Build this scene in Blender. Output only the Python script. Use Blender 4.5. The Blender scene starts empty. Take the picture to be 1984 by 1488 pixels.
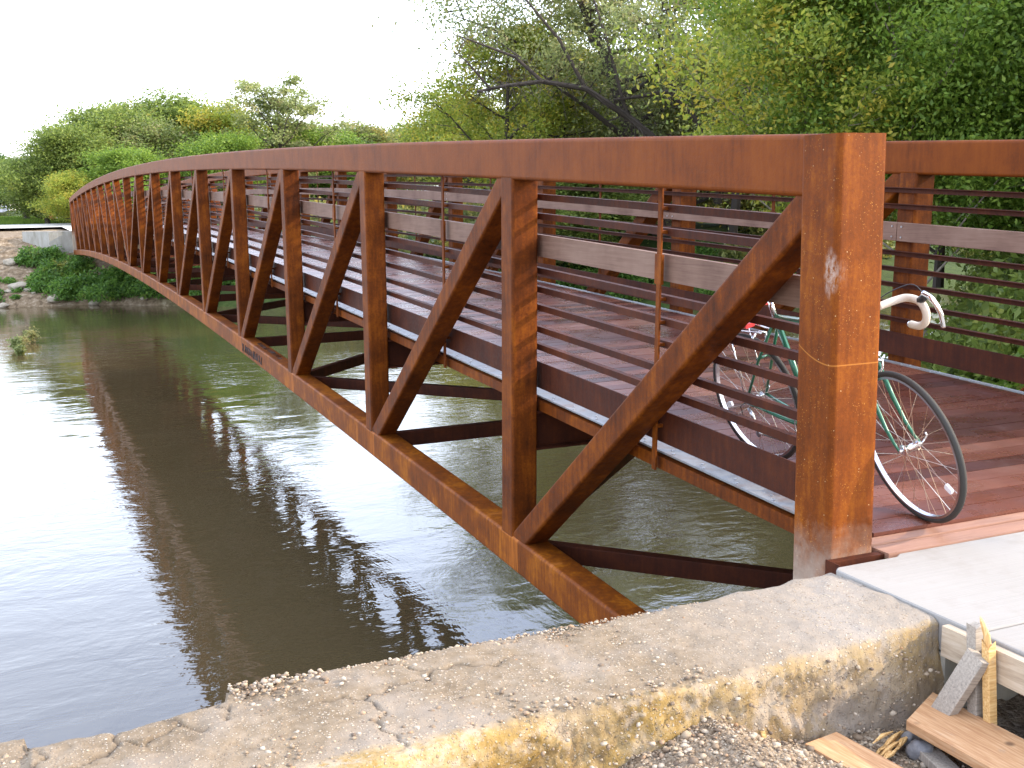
import bpy, math
import numpy as np
from math import radians, sin, cos, pi, sqrt
from mathutils import Vector, Matrix, noise

S = bpy.context.scene
COL = S.collection

# ------------------------------------------------------------------ camera
CAM = np.array([-2.97771533, -3.6003969, 1.50199129])
YAW, PITCH, ROLL = 0.411431335, 0.165435273, -0.0177182338
fv = np.array([sin(YAW)*cos(PITCH), cos(YAW)*cos(PITCH), -sin(PITCH)])
rv = np.array([cos(YAW), -sin(YAW), 0.0]); uv = np.cross(rv, fv)
rr = rv*cos(ROLL)+uv*sin(ROLL); uu = -rv*sin(ROLL)+uv*cos(ROLL)
cd = bpy.data.cameras.new('camera'); cam = bpy.data.objects.new('camera', cd); COL.objects.link(cam)
cam.matrix_world = Matrix(((rr[0], uu[0], -fv[0], CAM[0]), (rr[1], uu[1], -fv[1], CAM[1]), (rr[2], uu[2], -fv[2], CAM[2]), (0, 0, 0, 1)))
cd.sensor_width = 36; cd.lens = 2201.03/1984*36; cd.clip_start = .05; cd.clip_end = 3000
S.camera = cam

# ------------------------------------------------------------------ light
SUN_AZ = radians(-22)      # direction the sun stands in, measured from +X towards +Y
SUN_EL = radians(27)
W = bpy.data.worlds.new('World'); S.world = W; W.use_nodes = True
nt = W.node_tree; bg = nt.nodes['Background']
sky = nt.nodes.new('ShaderNodeTexSky'); sky.sky_type = 'NISHITA'; sky.sun_disc = False
sky.sun_elevation = SUN_EL; sky.sun_rotation = pi/2-SUN_AZ
sky.air_density = 1.0; sky.dust_density = 2.0; sky.ozone_density = 1.5
# a bright veil of thin high cloud over the clear sky: white low down, bluer overhead
tc_ = nt.nodes.new('ShaderNodeTexCoord'); sx_ = nt.nodes.new('ShaderNodeSeparateXYZ'); nt.links.new(tc_.outputs['Generated'], sx_.inputs[0])
rp_ = nt.nodes.new('ShaderNodeValToRGB'); els = rp_.color_ramp.elements
for e_, (p_, c_) in zip([els[0], els[1], els.new(.5), els.new(.5), els.new(.5), els.new(.5)], [(.0, (.60, .60, .66)), (1, (.15, .21, .36)), (.10, (.86, .88, .98)), (.26, (.84, .90, 1.06)), (.44, (.50, .58, .80)), (.70, (.33, .41, .62))]):
    e_.position = p_; e_.color = (*c_, 1)
nt.links.new(sx_.outputs[2], rp_.inputs[0])
mpn = nt.nodes.new('ShaderNodeMapping'); mpn.inputs['Scale'].default_value = (1, 1, 3); nt.links.new(tc_.outputs['Generated'], mpn.inputs[0])
cn = nt.nodes.new('ShaderNodeTexNoise'); cn.inputs['Scale'].default_value = 2.2; cn.inputs['Detail'].default_value = 6; nt.links.new(mpn.outputs[0], cn.inputs['Vector'])
mr = nt.nodes.new('ShaderNodeMapRange'); mr.inputs[1].default_value = .3; mr.inputs[2].default_value = .7; mr.inputs[3].default_value = 8.6; mr.inputs[4].default_value = 13.0; nt.links.new(cn.outputs['Fac'], mr.inputs[0])
ml = nt.nodes.new('ShaderNodeVectorMath'); ml.operation = 'SCALE'; nt.links.new(rp_.outputs[0], ml.inputs[0]); nt.links.new(mr.outputs[0], ml.inputs['Scale'])
ad = nt.nodes.new('ShaderNodeVectorMath'); ad.operation = 'ADD'; nt.links.new(ml.outputs[0], ad.inputs[0]); nt.links.new(sky.outputs[0], ad.inputs[1])
nt.links.new(ad.outputs[0], bg.inputs[0]); bg.inputs[1].default_value = 0.15
sl = bpy.data.lights.new('sun', 'SUN'); sl.energy = 3.2; sl.angle = radians(0.6); sl.color = (1.0, .86, .68)
so = bpy.data.objects.new('sun', sl); COL.objects.link(so)
sd = Vector((cos(SUN_AZ)*cos(SUN_EL), sin(SUN_AZ)*cos(SUN_EL), sin(SUN_EL)))
so.rotation_euler = sd.to_track_quat('Z', 'Y').to_euler(); so.location = sd*50
S.view_settings.view_transform = 'Standard'; S.view_settings.look = 'None'
S.view_settings.gamma = 1; S.view_settings.exposure = .95

# ------------------------------------------------------------------ materials
def lin(c):
    return tuple(((x/12.92) if x <= .04045 else ((x+.055)/1.055)**2.4) for x in c)
class NT:
    def __init__(s, name):
        s.m = bpy.data.materials.new(name); s.m.use_nodes = True; s.t = s.m.node_tree
        s.b = s.t.nodes['Principled BSDF']; s.out = s.t.nodes['Material Output']
    def n(s, ty, **kw):
        x = s.t.nodes.new(ty)
        for k, v in kw.items():
            if k.startswith('i_'):
                key = k[2:]; key = int(key) if key.isdigit() else key.replace('_', ' ')
                x.inputs[key].default_value = v
            else: setattr(x, k, v)
        return x
    def l(s, a, b): s.t.links.new(a, b)
    def coord(s, scale=(1, 1, 1), out='Object'):
        c = s.n('ShaderNodeTexCoord'); m = s.n('ShaderNodeMapping'); m.inputs['Scale'].default_value = scale
        s.l(c.outputs[out], m.inputs[0]); return m.outputs[0]
    def noise(s, vec, scale, detail=6, rough=.6, dist=0):
        x = s.n('ShaderNodeTexNoise'); x.inputs['Scale'].default_value = scale; x.inputs['Detail'].default_value = detail
        x.inputs['Roughness'].default_value = rough; x.inputs['Distortion'].default_value = dist
        s.l(vec, x.inputs['Vector']); return x.outputs['Fac']
    def vor(s, vec, scale, feat='F1', out='Distance', rnd=1):
        x = s.n('ShaderNodeTexVoronoi'); x.feature = feat; x.inputs['Scale'].default_value = scale; x.inputs['Randomness'].default_value = rnd
        s.l(vec, x.inputs['Vector']); return x.outputs[out]
    def ramp(s, fac, stops, interp='LINEAR'):
        x = s.n('ShaderNodeValToRGB'); x.color_ramp.interpolation = interp; el = x.color_ramp.elements
        while len(el) < len(stops): el.new(.5)
        for e, (p, c) in zip(el, stops):
            e.position = p; e.color = (c, c, c, 1) if not hasattr(c, '__len__') else (*c, 1)
        s.l(fac, x.inputs[0]); return x.outputs[0]
    def mix(s, fac, a, b, mode='MIX'):
        x = s.n('ShaderNodeMix'); x.data_type = 'RGBA'; x.blend_type = mode
        for v, i in ((fac, 0), (a, 6), (b, 7)):
            if hasattr(v, 'is_linked') or isinstance(v, bpy.types.NodeSocket): s.l(v, x.inputs[i])
            elif i == 0: x.inputs[0].default_value = v
            else: x.inputs[i].default_value = (*v, 1)
        return x.outputs[2]
    def math(s, op, a, b=0.0, c=None):
        x = s.n('ShaderNodeMath'); x.operation = op
        for v, i in ((a, 0), (b, 1), (c, 2)):
            if v is None: continue
            if isinstance(v, bpy.types.NodeSocket): s.l(v, x.inputs[i])
            else: x.inputs[i].default_value = v
        return x.outputs[0]
    def bump(s, h, strength=.3, dist=.01, prev=None):
        x = s.n('ShaderNodeBump'); x.inputs['Strength'].default_value = strength; x.inputs['Distance'].default_value = dist
        s.l(h, x.inputs['Height'])
        if prev is not None: s.l(prev, x.inputs['Normal'])
        return x.outputs[0]
    def fin(s, col=None, rough=None, nrm=None, metal=None, spec=None):
        for v, k in ((col, 'Base Color'), (rough, 'Roughness'), (nrm, 'Normal'), (metal, 'Metallic'), (spec, 'Specular IOR Level')):
            if v is None: continue
            if isinstance(v, bpy.types.NodeSocket): s.l(v, s.b.inputs[k])
            elif k == 'Base Color': s.b.inputs[k].default_value = (*v, 1)
            else: s.b.inputs[k].default_value = v
        return s.m
    def xyz(s, vec):
        x = s.n('ShaderNodeSeparateXYZ'); s.l(vec, x.inputs[0]); return x.outputs

def corten(name, dark, mid, hot, hotpos=.62, speck=0.0, rough=.55, post=False, chord=False):
    t = NT(name); v = t.coord(); n1 = t.noise(v, 3.0, 8, .65); n2 = t.noise(v, 60, 6, .7)
    vs = t.coord((1.0, 1.0, .12)); st = t.noise(vs, 28, 5, .6)
    f = t.math('ADD', t.math('MULTIPLY', n1, .5), t.math('ADD', t.math('MULTIPLY', st, .28), t.math('MULTIPLY', n2, .22)))
    c = t.ramp(f, [(.36, dark), (.5, mid), (hotpos, hot)])
    fine = t.noise(v, 420, 3, .6)
    c = t.mix(t.ramp(fine, [(.35, .0), (.75, .55)]), c, tuple(x*.55 for x in dark))
    if chord:
        P = t.xyz(v); fr = t.math('FRACT', t.math('DIVIDE', t.math('SUBTRACT', P[1], -.12), 3.3))
        msk = t.math('MULTIPLY', t.ramp(fr, [(0, 1), (.018, .9), (.09, .25), (.16, 0), (1, 0)]), t.ramp(st, [(.35, .2), (.6, 1)]))
        c = t.mix(t.math('MULTIPLY', msk, .75), c, (.42, .125, .016))
        fr2 = t.math('FRACT', t.math('DIVIDE', t.math('SUBTRACT', P[1], .45), 1.1))
        m2 = t.math('MULTIPLY', t.ramp(fr2, [(0, 1), (.025, .5), (.05, 0), (1, 0)]), t.ramp(n1, [(.5, 0), (.6, .6)]))
        c = t.mix(m2, c, (.42, .14, .03))
    if post:
        P = t.xyz(v)
        sp = t.vor(v, 95); big = t.noise(v, 9, 3, .6)
        m = t.math('MULTIPLY', t.ramp(sp, [(.10, 1), (.22, 0)]), t.ramp(big, [(.46, 0), (.62, .7)]))
        c = t.mix(m, c, (.58, .26, .05))
        sp2 = t.vor(v, 23); m2 = t.math('MULTIPLY', t.ramp(sp2, [(.035, 1), (.06, 0)]), .9)
        c = t.mix(m2, c, (.62, .45, .24))
        # pale cement dust splashed over the foot of the post
        low = t.math('ADD', P[2], t.math('MULTIPLY', t.math('SUBTRACT', t.noise(v, 14, 5, .7), .5), .32))
        m3 = t.ramp(t.math('ADD', low, .22), [(0, .85), (.10, .55), (.26, .14), (.36, 0)])
        c = t.mix(m3, c, (.50, .40, .30))
        # rubbed pale scuffs on the side
        sc = t.noise(t.coord((1, 7, 2.2)), 5.5, 6, .75)
        m4 = t.math('MULTIPLY', t.ramp(sc, [(.66, 0), (.74, .5)]), t.ramp(t.math('SUBTRACT', P[2], .6), [(0, 0), (.3, 1), (.75, 1), (.95, 0)]))
        c = t.mix(m4, c, (.52, .42, .34))
        # pale rubbed patch where something knocked the outer edge
        d2 = t.math('ADD', t.math('POWER', t.math('DIVIDE', t.math('SUBTRACT', P[1], .035), .042), 2), t.math('POWER', t.math('DIVIDE', t.math('SUBTRACT', P[2], 1.17), .11), 2))
        m5 = t.math('MULTIPLY', t.ramp(d2, [(0, 1), (.5, .6), (1, 0)]), t.ramp(t.noise(t.coord((9, 9, 4)), 7, 6, .75), [(.42, 0), (.62, .8)]))
        m5 = t.math('MULTIPLY', m5, t.ramp(P[0], [(0, .9), (.03, .5), (.06, 0)]))
        c = t.mix(m5, c, (.48, .40, .33))
        # thin curved scratch
        q = t.math('ADD', P[2], t.math('MULTIPLY', t.math('POWER', t.math('SUBTRACT', P[1], .02), 2), -1.6))
        ln = t.ramp(t.math('ABSOLUTE', t.math('SUBTRACT', q, .80)), [(.0015, .8), (.004, 0)])
        c = t.mix(ln, c, (.45, .17, .03))
    b = t.bump(n2, .25, .004); b = t.bump(fine, .25, .0015, b)
    r = t.ramp(n2, [(.3, rough-.08), (.7, rough+.14)])
    return t.fin(c, r, b, spec=.12)
M = {}
M['corten'] = corten('rusted_steel', (.044, .0115, .0030), (.150, .0345, .0034), (.30, .078, .005))
M['corten_chord'] = corten('rusted_steel_top_chord', (.105, .0240, .0028), (.190, .0440, .0034), (.27, .070, .005), .7, rough=.55)
M['corten_hot'] = corten('rusted_steel_orange', (.080, .0210, .0040), (.205, .0500, .0038), (.40, .122, .006), .60, chord=True)
M['corten_post'] = corten('rusted_steel_end_post', (.090, .0205, .0028), (.185, .043, .0035), (.35, .098, .006), .64, post=True)
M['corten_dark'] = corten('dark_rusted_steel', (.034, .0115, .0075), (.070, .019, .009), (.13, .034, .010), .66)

def simple(name, col, rough=.5, metal=0, nscale=40, var=.25, bumps=.15, spec=.5):
    t = NT(name); v = t.coord(); n = t.noise(v, nscale, 5, .6)
    c = t.mix(n, tuple(x*(1-var) for x in col), tuple(min(1, x*(1+var)) for x in col))
    return t.fin(c, rough, t.bump(n, bumps, .003), metal, spec)

# decking planks: one colour per plank (random per island)
t = NT('hardwood_deck'); v = t.coord(); g = t.n('ShaderNodeNewGeometry')
isl = g.outputs['Random Per Island']; gr = t.noise(t.coord((3, 60, 60)), 1.6, 8, .7, .6); bl = t.noise(v, 1.3, 4, .6)
f = t.math('ADD', t.math('MULTIPLY', isl, .45), t.math('ADD', t.math('MULTIPLY', gr, .35), t.math('MULTIPLY', bl, .3)))
c = t.ramp(f, [(.22, (.036, .0115, .0085)), (.45, (.085, .024, .015)), (.68, (.16, .050, .028)), (.88, (.23, .095, .058))])
c = t.mix(t.ramp(t.noise(v, 5, 6, .7), [(.55, 0), (.75, .35)]), c, (.20, .12, .09))
M['deck'] = t.fin(c, t.ramp(t.noise(v, 4, 5, .6), [(.3, .19), (.7, .40)]), t.bump(gr, .18, .004), spec=.45)
t = NT('hardwood_deck_pale'); v = t.coord(); g = t.n('ShaderNodeNewGeometry'); gr = t.noise(t.coord((3, 60, 60)), 1.6, 8, .7, .6)
f = t.math('ADD', t.math('MULTIPLY', g.outputs['Random Per Island'], .3), t.math('MULTIPLY', gr, .7))
c = t.ramp(f, [(.3, (.20, .085, .05)), (.6, (.34, .18, .115)), (.85, (.44, .28, .20))])
M['deck_pale'] = t.fin(c, .6, t.bump(gr, .2, .004))  # paler tan wood for the boards at the deck end
# pinkish grey weathered rub rail boards
t = NT('weathered_rub_rail'); v = t.coord(); gr = t.noise(t.coord((40, 1.4, 40)), 2.2, 8, .7, .4); bl = t.noise(v, 2.3, 4, .6)
c = t.ramp(t.math('ADD', t.math('MULTIPLY', gr, .45), t.math('MULTIPLY', bl, .55)), [(.3, (.10, .050, .034)), (.5, (.205, .118, .080)), (.7, (.275, .175, .125))])
M['rub'] = t.fin(c, .65, t.bump(gr, .2, .003), spec=.2)
# galvanised deck edge plate
t = NT('galvanised_plate'); v = t.coord(); n = t.noise(v, 30, 5, .7); n5 = t.noise(v, 7, 5, .7)
c = t.mix(n, (.15, .15, .15), (.26, .26, .265)); c = t.mix(t.ramp(n5, [(.48, 0), (.68, .7)]), c, (.16, .085, .05))
M['galv'] = t.fin(c, .5, t.bump(n, .1, .002), .1)

# broken old concrete wall
t = NT('old_concrete'); v = t.coord(); P = t.xyz(v); geo = t.n('ShaderNodeNewGeometry'); N = t.xyz(geo.outputs['Normal'])
n1 = t.noise(v, 2.3, 7, .65); n2 = t.noise(v, 22, 7, .7); n3 = t.noise(v, 120, 4, .7)
base = t.ramp(t.math('ADD', t.math('MULTIPLY', n1, .5), t.math('MULTIPLY', n2, .5)), [(.32, (.108, .076, .044)), (.48, (.195, .145, .092)), (.66, (.285, .225, .160))])
smooth_ = t.ramp(t.noise(v, 1.7, 3, .45), [(.50, 0), (.58, 1)])
right = t.ramp(t.math('ADD', P[0], 3.2), [(0, 0), (1.0, .5), (.999, 1)])
rgt = t.ramp(t.math('ADD', P[0], 1.15), [(.0, 0), (.75, 1)])
base = t.mix(t.math('MULTIPLY', smooth_, .55), base, (.27, .225, .18)); base = t.mix(t.math('MULTIPLY', rgt, .5), base, (.34, .30, .255))
vv = t.n('ShaderNodeTexVoronoi'); vv.inputs['Scale'].default_value = 62; t.l(v, vv.inputs['Vector'])
rndc = t.xyz(vv.outputs['Color'])
peb = t.math('MULTIPLY', t.ramp(vv.outputs['Distance'], [(.24, 1), (.36, 0)]), t.ramp(rndc[0], [(.58, 0), (.62, 1)]))
vv2 = t.n('ShaderNodeTexVoronoi'); vv2.inputs['Scale'].default_value = 130; t.l(v, vv2.inputs['Vector']); r2 = t.xyz(vv2.outputs['Color'])
peb2 = t.math('MULTIPLY', t.ramp(vv2.outputs['Distance'], [(.25, 1), (.4, 0)]), t.ramp(r2[1], [(.46, 0), (.52, 1)]))
pc = t.ramp(rndc[2], [(.0, (.20, .135, .08)), (.5, (.36, .29, .20)), (1, (.55, .48, .38))])
pc2 = t.ramp(r2[2], [(.0, (.09, .06, .045)), (.4, (.34, .25, .17)), (1, (.58, .51, .42))])
dens = t.ramp(t.noise(v, 3.1, 4, .6), [(.38, .45), (.58, 1)])
base = t.mix(t.math('MULTIPLY', peb2, t.math('MULTIPLY', dens, .75)), base, pc2)
base = t.mix(t.math('MULTIPLY', peb, t.math('MULTIPLY', dens, .9)), base, pc)
# ochre stain on the landward face
fm = t.ramp(t.math('ADD', t.math('MULTIPLY', P[1], -1), t.math('MULTIPLY', t.math('SUBTRACT', n2, .5), .10)), [(.665, 0), (.705, 1)])
st = t.ramp(t.math('ADD', t.math('MULTIPLY', n1, .6), t.math('MULTIPLY', n2, .4)), [(.38, (.165, .098, .028)), (.47, (.27, .172, .052)), (.54, (.34, .24, .115)), (.62, (.38, .30, .21))])
st = t.mix(t.math('MULTIPLY', peb2, .4), st, pc2); st = t.mix(t.math('MULTIPLY', peb, .7), st, pc)
st = t.mix(t.math('MULTIPLY', t.ramp(t.noise(v, 6.5, 5, .65), [(.54, 0), (.62, 1)]), .7), st, (.38, .31, .235))
zf = t.ramp(t.math('ADD', t.math('MULTIPLY', P[2], -1), t.math('MULTIPLY', n1, .2)), [(.14, 0), (.42, 1)])
st = t.mix(t.math('MULTIPLY', t.math('MULTIPLY', zf, rgt), .8), st, (.27, .215, .165))
base = t.mix(fm, base, st)
# darker colour along the crack lines
cr = t.n('ShaderNodeAttribute'); cr.attribute_name = 'crack'
base = t.mix(t.math('MULTIPLY', cr.outputs['Fac'], .8), base, (.06, .045, .035))
h = t.math('ADD', t.math('MULTIPLY', n2, .5), t.math('ADD', t.math('MULTIPLY', peb, .5), t.math('MULTIPLY', t.math('MULTIPLY', peb2, dens), .35)))
b = t.bump(h, .7, .012); b = t.bump(n3, .5, .004, b)
M['oldcon'] = t.fin(base, .9, b, spec=.25)

t = NT('new_concrete'); v = t.coord(); n1 = t.noise(v, 1.5, 5, .6); n2 = t.noise(v, 40, 6, .7); br = t.noise(t.coord((.15, 14, 1)), 9, 4, .6)
c = t.ramp(t.math('ADD', t.math('MULTIPLY', n1, .55), t.math('MULTIPLY', br, .45)), [(.3, (.250, .228, .200)), (.7, (.325, .302, .272))])
c = t.mix(t.ramp(t.noise(v, 3.2, 6, .7), [(.52, 0), (.7, .35)]), c, (.20, .165, .13))
spk = t.math('MULTIPLY', t.ramp(t.vor(v, 9), [(.03, 1), (.05, 0)]), .5); c = t.mix(spk, c, (.25, .18, .13))
b = t.bump(br, .5, .006); b = t.bump(n2, .25, .002, b); M['slab'] = t.fin(c, .85, b)
t = NT('cast_concrete'); v = t.coord((1, 1, .3)); c = t.ramp(t.noise(v, 3, 6, .7), [(.35, (.26, .235, .18)), (.65, (.44, .41, .35))]); M['cast'] = t.fin(c, .85, t.bump(t.noise(v, 30, 4), .2, .01))

def wood(name, a, b_, c_, sc=(6, 6, 6), knots=True):
    t = NT(name); v = t.coord(); g = t.noise(t.coord(sc), 6, 8, .65, .5)
    c = t.ramp(g, [(.3, a), (.52, b_), (.72, c_)])
    if knots: c = t.mix(t.ramp(t.vor(v, 7), [(.05, .85), (.14, 0)]), c, tuple(x*.35 for x in a))
    c = t.mix(t.ramp(t.noise(v, 14, 6, .7), [(.58, 0), (.72, .3)]), c, (.22, .19, .16))
    return t.fin(c, .75, t.bump(g, .35, .003))
M['pine'] = wood('sawn_pine_board', (.32, .145, .060), (.46, .25, .115), (.56, .36, .20), (18, 1.2, 18))
M['pine_x'] = wood('sawn_pine_offcut', (.42, .25, .12), (.58, .38, .21), (.66, .48, .30), (2, 12, 12))
M['greywood'] = wood('grey_weathered_wood', (.20, .165, .13), (.33, .28, .22), (.45, .38, .30), (22, 22, 1.5), False)
M['formwood'] = wood('form_board_wood', (.30, .22, .145), (.44, .34, .23), (.52, .42, .31), (12, 1.0, 14))
M['splinter'] = wood('split_orange_wood', (.40, .19, .05), (.60, .36, .13), (.75, .55, .28), (22, 22, 2), False)

def gravelmat(name, cols, sc=45, bumpd=.02):
    t = NT(name); v = t.coord(); x = t.n('ShaderNodeTexVoronoi'); x.inputs['Scale'].default_value = sc; t.l(v, x.inputs['Vector'])
    y = t.n('ShaderNodeTexVoronoi'); y.inputs['Scale'].default_value = sc*2.7; t.l(v, y.inputs['Vector'])
    c1 = t.ramp(t.xyz(x.outputs['Color'])[0], [(0, cols[0]), (.5, cols[1]), (1, cols[2])]); c2 = t.ramp(t.xyz(y.outputs['Color'])[1], [(0, cols[0]), (.6, cols[1]), (1, cols[2])])
    c = t.mix(t.ramp(t.noise(v, 6, 4, .6), [(.42, 0), (.56, 1)]), c2, c1)
    c = t.mix(t.math('MULTIPLY', t.noise(v, 1.1, 5, .6), .5), c, cols[0])
    h = t.math('ADD', t.math('MULTIPLY', x.outputs['Distance'], -.6), t.math('MULTIPLY', y.outputs['Distance'], -.3))
    return t.fin(c, .92, t.bump(h, .9, bumpd), spec=.25)
M['gravelbed'] = gravelmat('stony_dirt', [(.13, .092, .058), (.26, .195, .130), (.42, .34, .25)])
M['fargravel'] = gravelmat('far_bank_dirt', [(.20, .135, .085), (.36, .27, .185), (.50, .43, .34)], 3, .15)
t = NT('loose_stones'); g = t.n('ShaderNodeNewGeometry'); v = t.coord()
c = t.ramp(g.outputs['Random Per Island'], [(0, (.10, .068, .045)), (.3, (.25, .175, .105)), (.6, (.37, .285, .19)), (.85, (.50, .42, .32)), (1, (.30, .16, .07))])
c = t.mix(t.math('MULTIPLY', t.noise(v, 60, 4), .35), c, (.2, .15, .11)); M['stones'] = t.fin(c, .85, t.bump(t.noise(v, 120, 4), .4, .003))
M['cobble'] = simple('grey_cobble', (.20, .19, .185), .85, 0, 38, .7, .6)
M['cobble_tan'] = simple('tan_cobble', (.38, .32, .25), .8, 0, 30, .45, .5)
M['limestone'] = simple('pale_limestone', (.33, .28, .205), .9, 0, 3, .5, .8)

# water
t = NT('river_water'); v = t.coord(); 
wv = t.coord((.55, 1.0, 1.0)); w1 = t.noise(wv, 1.1, 3, .5, .4); w2 = t.noise(wv, 4.2, 3, .55, .6); w3 = t.noise(wv, 13, 2, .5)
calm = t.ramp(t.noise(v, .22, 3, .5), [(.36, .12), (.62, 1)])
eddy = t.noise(v, .5, 4, .6, 2.5)
h = t.math('ADD', t.math('MULTIPLY', w1, .55), t.math('ADD', t.math('MULTIPLY', t.math('MULTIPLY', w2, calm), .34), t.math('ADD', t.math('MULTIPLY', t.math('MULTIPLY', w3, calm), .09), t.math('MULTIPLY', eddy, .28))))
c = t.mix(t.noise(v, .35, 4, .6, 1.0), (.072, .051, .022), (.105, .077, .038))
t.fin(c, .03, t.bump(h, 1.0, .022)); t.b.inputs['IOR'].default_value = 1.50; t.b.inputs['Specular IOR Level'].default_value = .75
M['water'] = t.m

# terrain
t = NT('terrain_soil_and_grass'); v = t.coord(); P = t.xyz(v); n1 = t.noise(v, .35, 6, .6); n2 = t.noise(v, 4, 6, .7)
soil = t.ramp(n2, [(.35, (.09, .062, .036)), (.5, (.19, .135, .08)), (.66, (.33, .26, .18))])
grass = t.ramp(t.math('ADD', t.math('MULTIPLY', n1, .4), t.math('MULTIPLY', n2, .6)), [(.3, (.022, .036, .010)), (.5, (.045, .070, .016)), (.7, (.085, .11, .028))])
gm = t.ramp(t.math('ADD', P[1], t.math('MULTIPLY', t.math('SUBTRACT', n1, .5), 10)), [(0, 0), (1, 0)])
yy = t.math('MULTIPLY', t.math('ADD', P[1], t.math('MULTIPLY', t.math('SUBTRACT', n1, .5), 5)), .01)
gm = t.ramp(yy, [(.90, 0), (.93, 1)])
gx = t.ramp(t.math('MULTIPLY', t.math('ADD', P[0], t.math('MULTIPLY', n1, 2)), .05), [(.2, 0), (.3, 1)])
gm = t.math('MAXIMUM', gm, gx)
c = t.mix(gm, soil, grass); M['terrain'] = t.fin(c, .95, t.bump(n2, .6, .08), spec=.2)
M['road_far'] = simple('far_pale_road', (.62, .58, .52), .9, 0, 2, .12)
M['asphalt'] = simple('worn_asphalt', (.17, .175, .19), .85, 0, 3, .2)

def leafmat(name, cols, patch=None, pf=(.55, .68), tr=.5):
    t = NT(name); v = t.coord(); g = t.n('ShaderNodeNewGeometry'); n = t.noise(v, .55, 4, .6); isl = g.outputs['Random Per Island']
    f = t.math('ADD', t.math('MULTIPLY', isl, .5), t.math('MULTIPLY', n, .5))
    c = t.ramp(f, [(.2, cols[0]), (.5, cols[1]), (.8, cols[2])])
    if patch: 
        oi = t.n('ShaderNodeObjectInfo'); vr = t.n('ShaderNodeVectorMath'); vr.operation = 'ADD'; t.l(v, vr.inputs[0]); t.l(oi.outputs['Location'], vr.inputs[1])
        pm = t.ramp(t.noise(vr.outputs[0], .8, 3, .6), [(pf[0], 0), (pf[1], .8)]); c = t.mix(t.math('MULTIPLY', pm, t.ramp(isl, [(.25, .1), (.5, 1)])), c, patch)
    tn = t.t.nodes; tb = tn.new('ShaderNodeBsdfTranslucent'); ms = tn.new('ShaderNodeMixShader'); ms.inputs[0].default_value = tr
    t.fin(c, .5, spec=.35); t.l(c, tb.inputs[0]); t.l(t.b.outputs[0], ms.inputs[1]); t.l(tb.outputs[0], ms.inputs[2]); t.l(ms.outputs[0], t.out.inputs[0])
    return t.m
M['leaf_green'] = leafmat('leaves_mid_green', [(.090, .138, .028), (.186, .243, .046), (.307, .365, .077)], (.40, .36, .06), (.6, .72))  # own green, lightened towards olive partly to paint haze over far trees
M['leaf_dark'] = leafmat('leaves_dark_green', [(.028, .065, .016), (.056, .121, .025), (.101, .186, .034)])
M['leaf_olive'] = leafmat('leaves_olive_turning', [(.090, .110, .033), (.192, .215, .056), (.333, .335, .090)], (.48, .33, .06), (.50, .64))
M['leaf_yellow'] = leafmat('leaves_yellow_green', [(.141, .198, .026), (.288, .346, .044), (.474, .474, .070)], (.55, .40, .05), (.5, .62))
M['leaf_fresh'] = leafmat('leaves_fresh_green', [(.090, .165, .022), (.185, .285, .036), (.31, .40, .060)], (.34, .27, .04), (.66, .76))
M['leaf_pale_hazed'] = leafmat('leaves_pale_hazed_green', [(.154, .192, .064), (.269, .307, .102), (.397, .422, .154)], (.44, .34, .17), (.52, .66))  # pale leaf tone that also carries the distance haze as colour
M['leaf_weed'] = leafmat('leaves_bank_weed', [(.055, .115, .024), (.115, .228, .036), (.219, .357, .059)], (.372, .310, .062), (.58, .7))
M['bark'] = simple('dark_bark', (.058, .044, .033), .9, 0, 20, .4, .6)
M['bark_pale'] = simple('pale_bark', (.26, .21, .155), .9, 0, 20, .4, .5)

# bicycle
def plain(name, col, rough, metal=0, coat=0):
    t = NT(name); v = t.coord(); n = t.noise(v, 90, 3); t.fin(t.mix(n, tuple(x*.9 for x in col), tuple(min(1, x*1.1) for x in col)), rough, None, metal); t.b.inputs['Coat Weight'].default_value = coat; return t.m
M['green'] = plain('green_frame_paint', (.012, .125, .060), .28, .1, .5); M['chrome'] = plain('chrome', (.78, .78, .80), .14, 1)
M['alloy'] = plain('brushed_alloy', (.60, .60, .62), .28, 1); M['tyre'] = plain('black_tyre_rubber', (.036, .032, .026), .8)
M['tape'] = plain('cream_bar_tape', (.62, .54, .43), .7); M['blackp'] = plain('black_plastic', (.02, .02, .022), .4); M['red'] = plain('red_fabric', (.50, .02, .02), .5)
M['white'] = plain('white_plastic', (.78, .78, .78), .35); M['steelwire'] = plain('steel_spokes', (.72, .66, .55), .3, 1); M['leather'] = plain('black_saddle', (.03, .025, .022), .45)
M['paintdark'] = plain('dark_marker_paint', (.018, .012, .012), .6); M['chain'] = plain('dirty_chain', (.10, .085, .07), .45, .8)
M['bolt'] = plain('bolt_steel', (.5, .5, .52), .3, .9)

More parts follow.
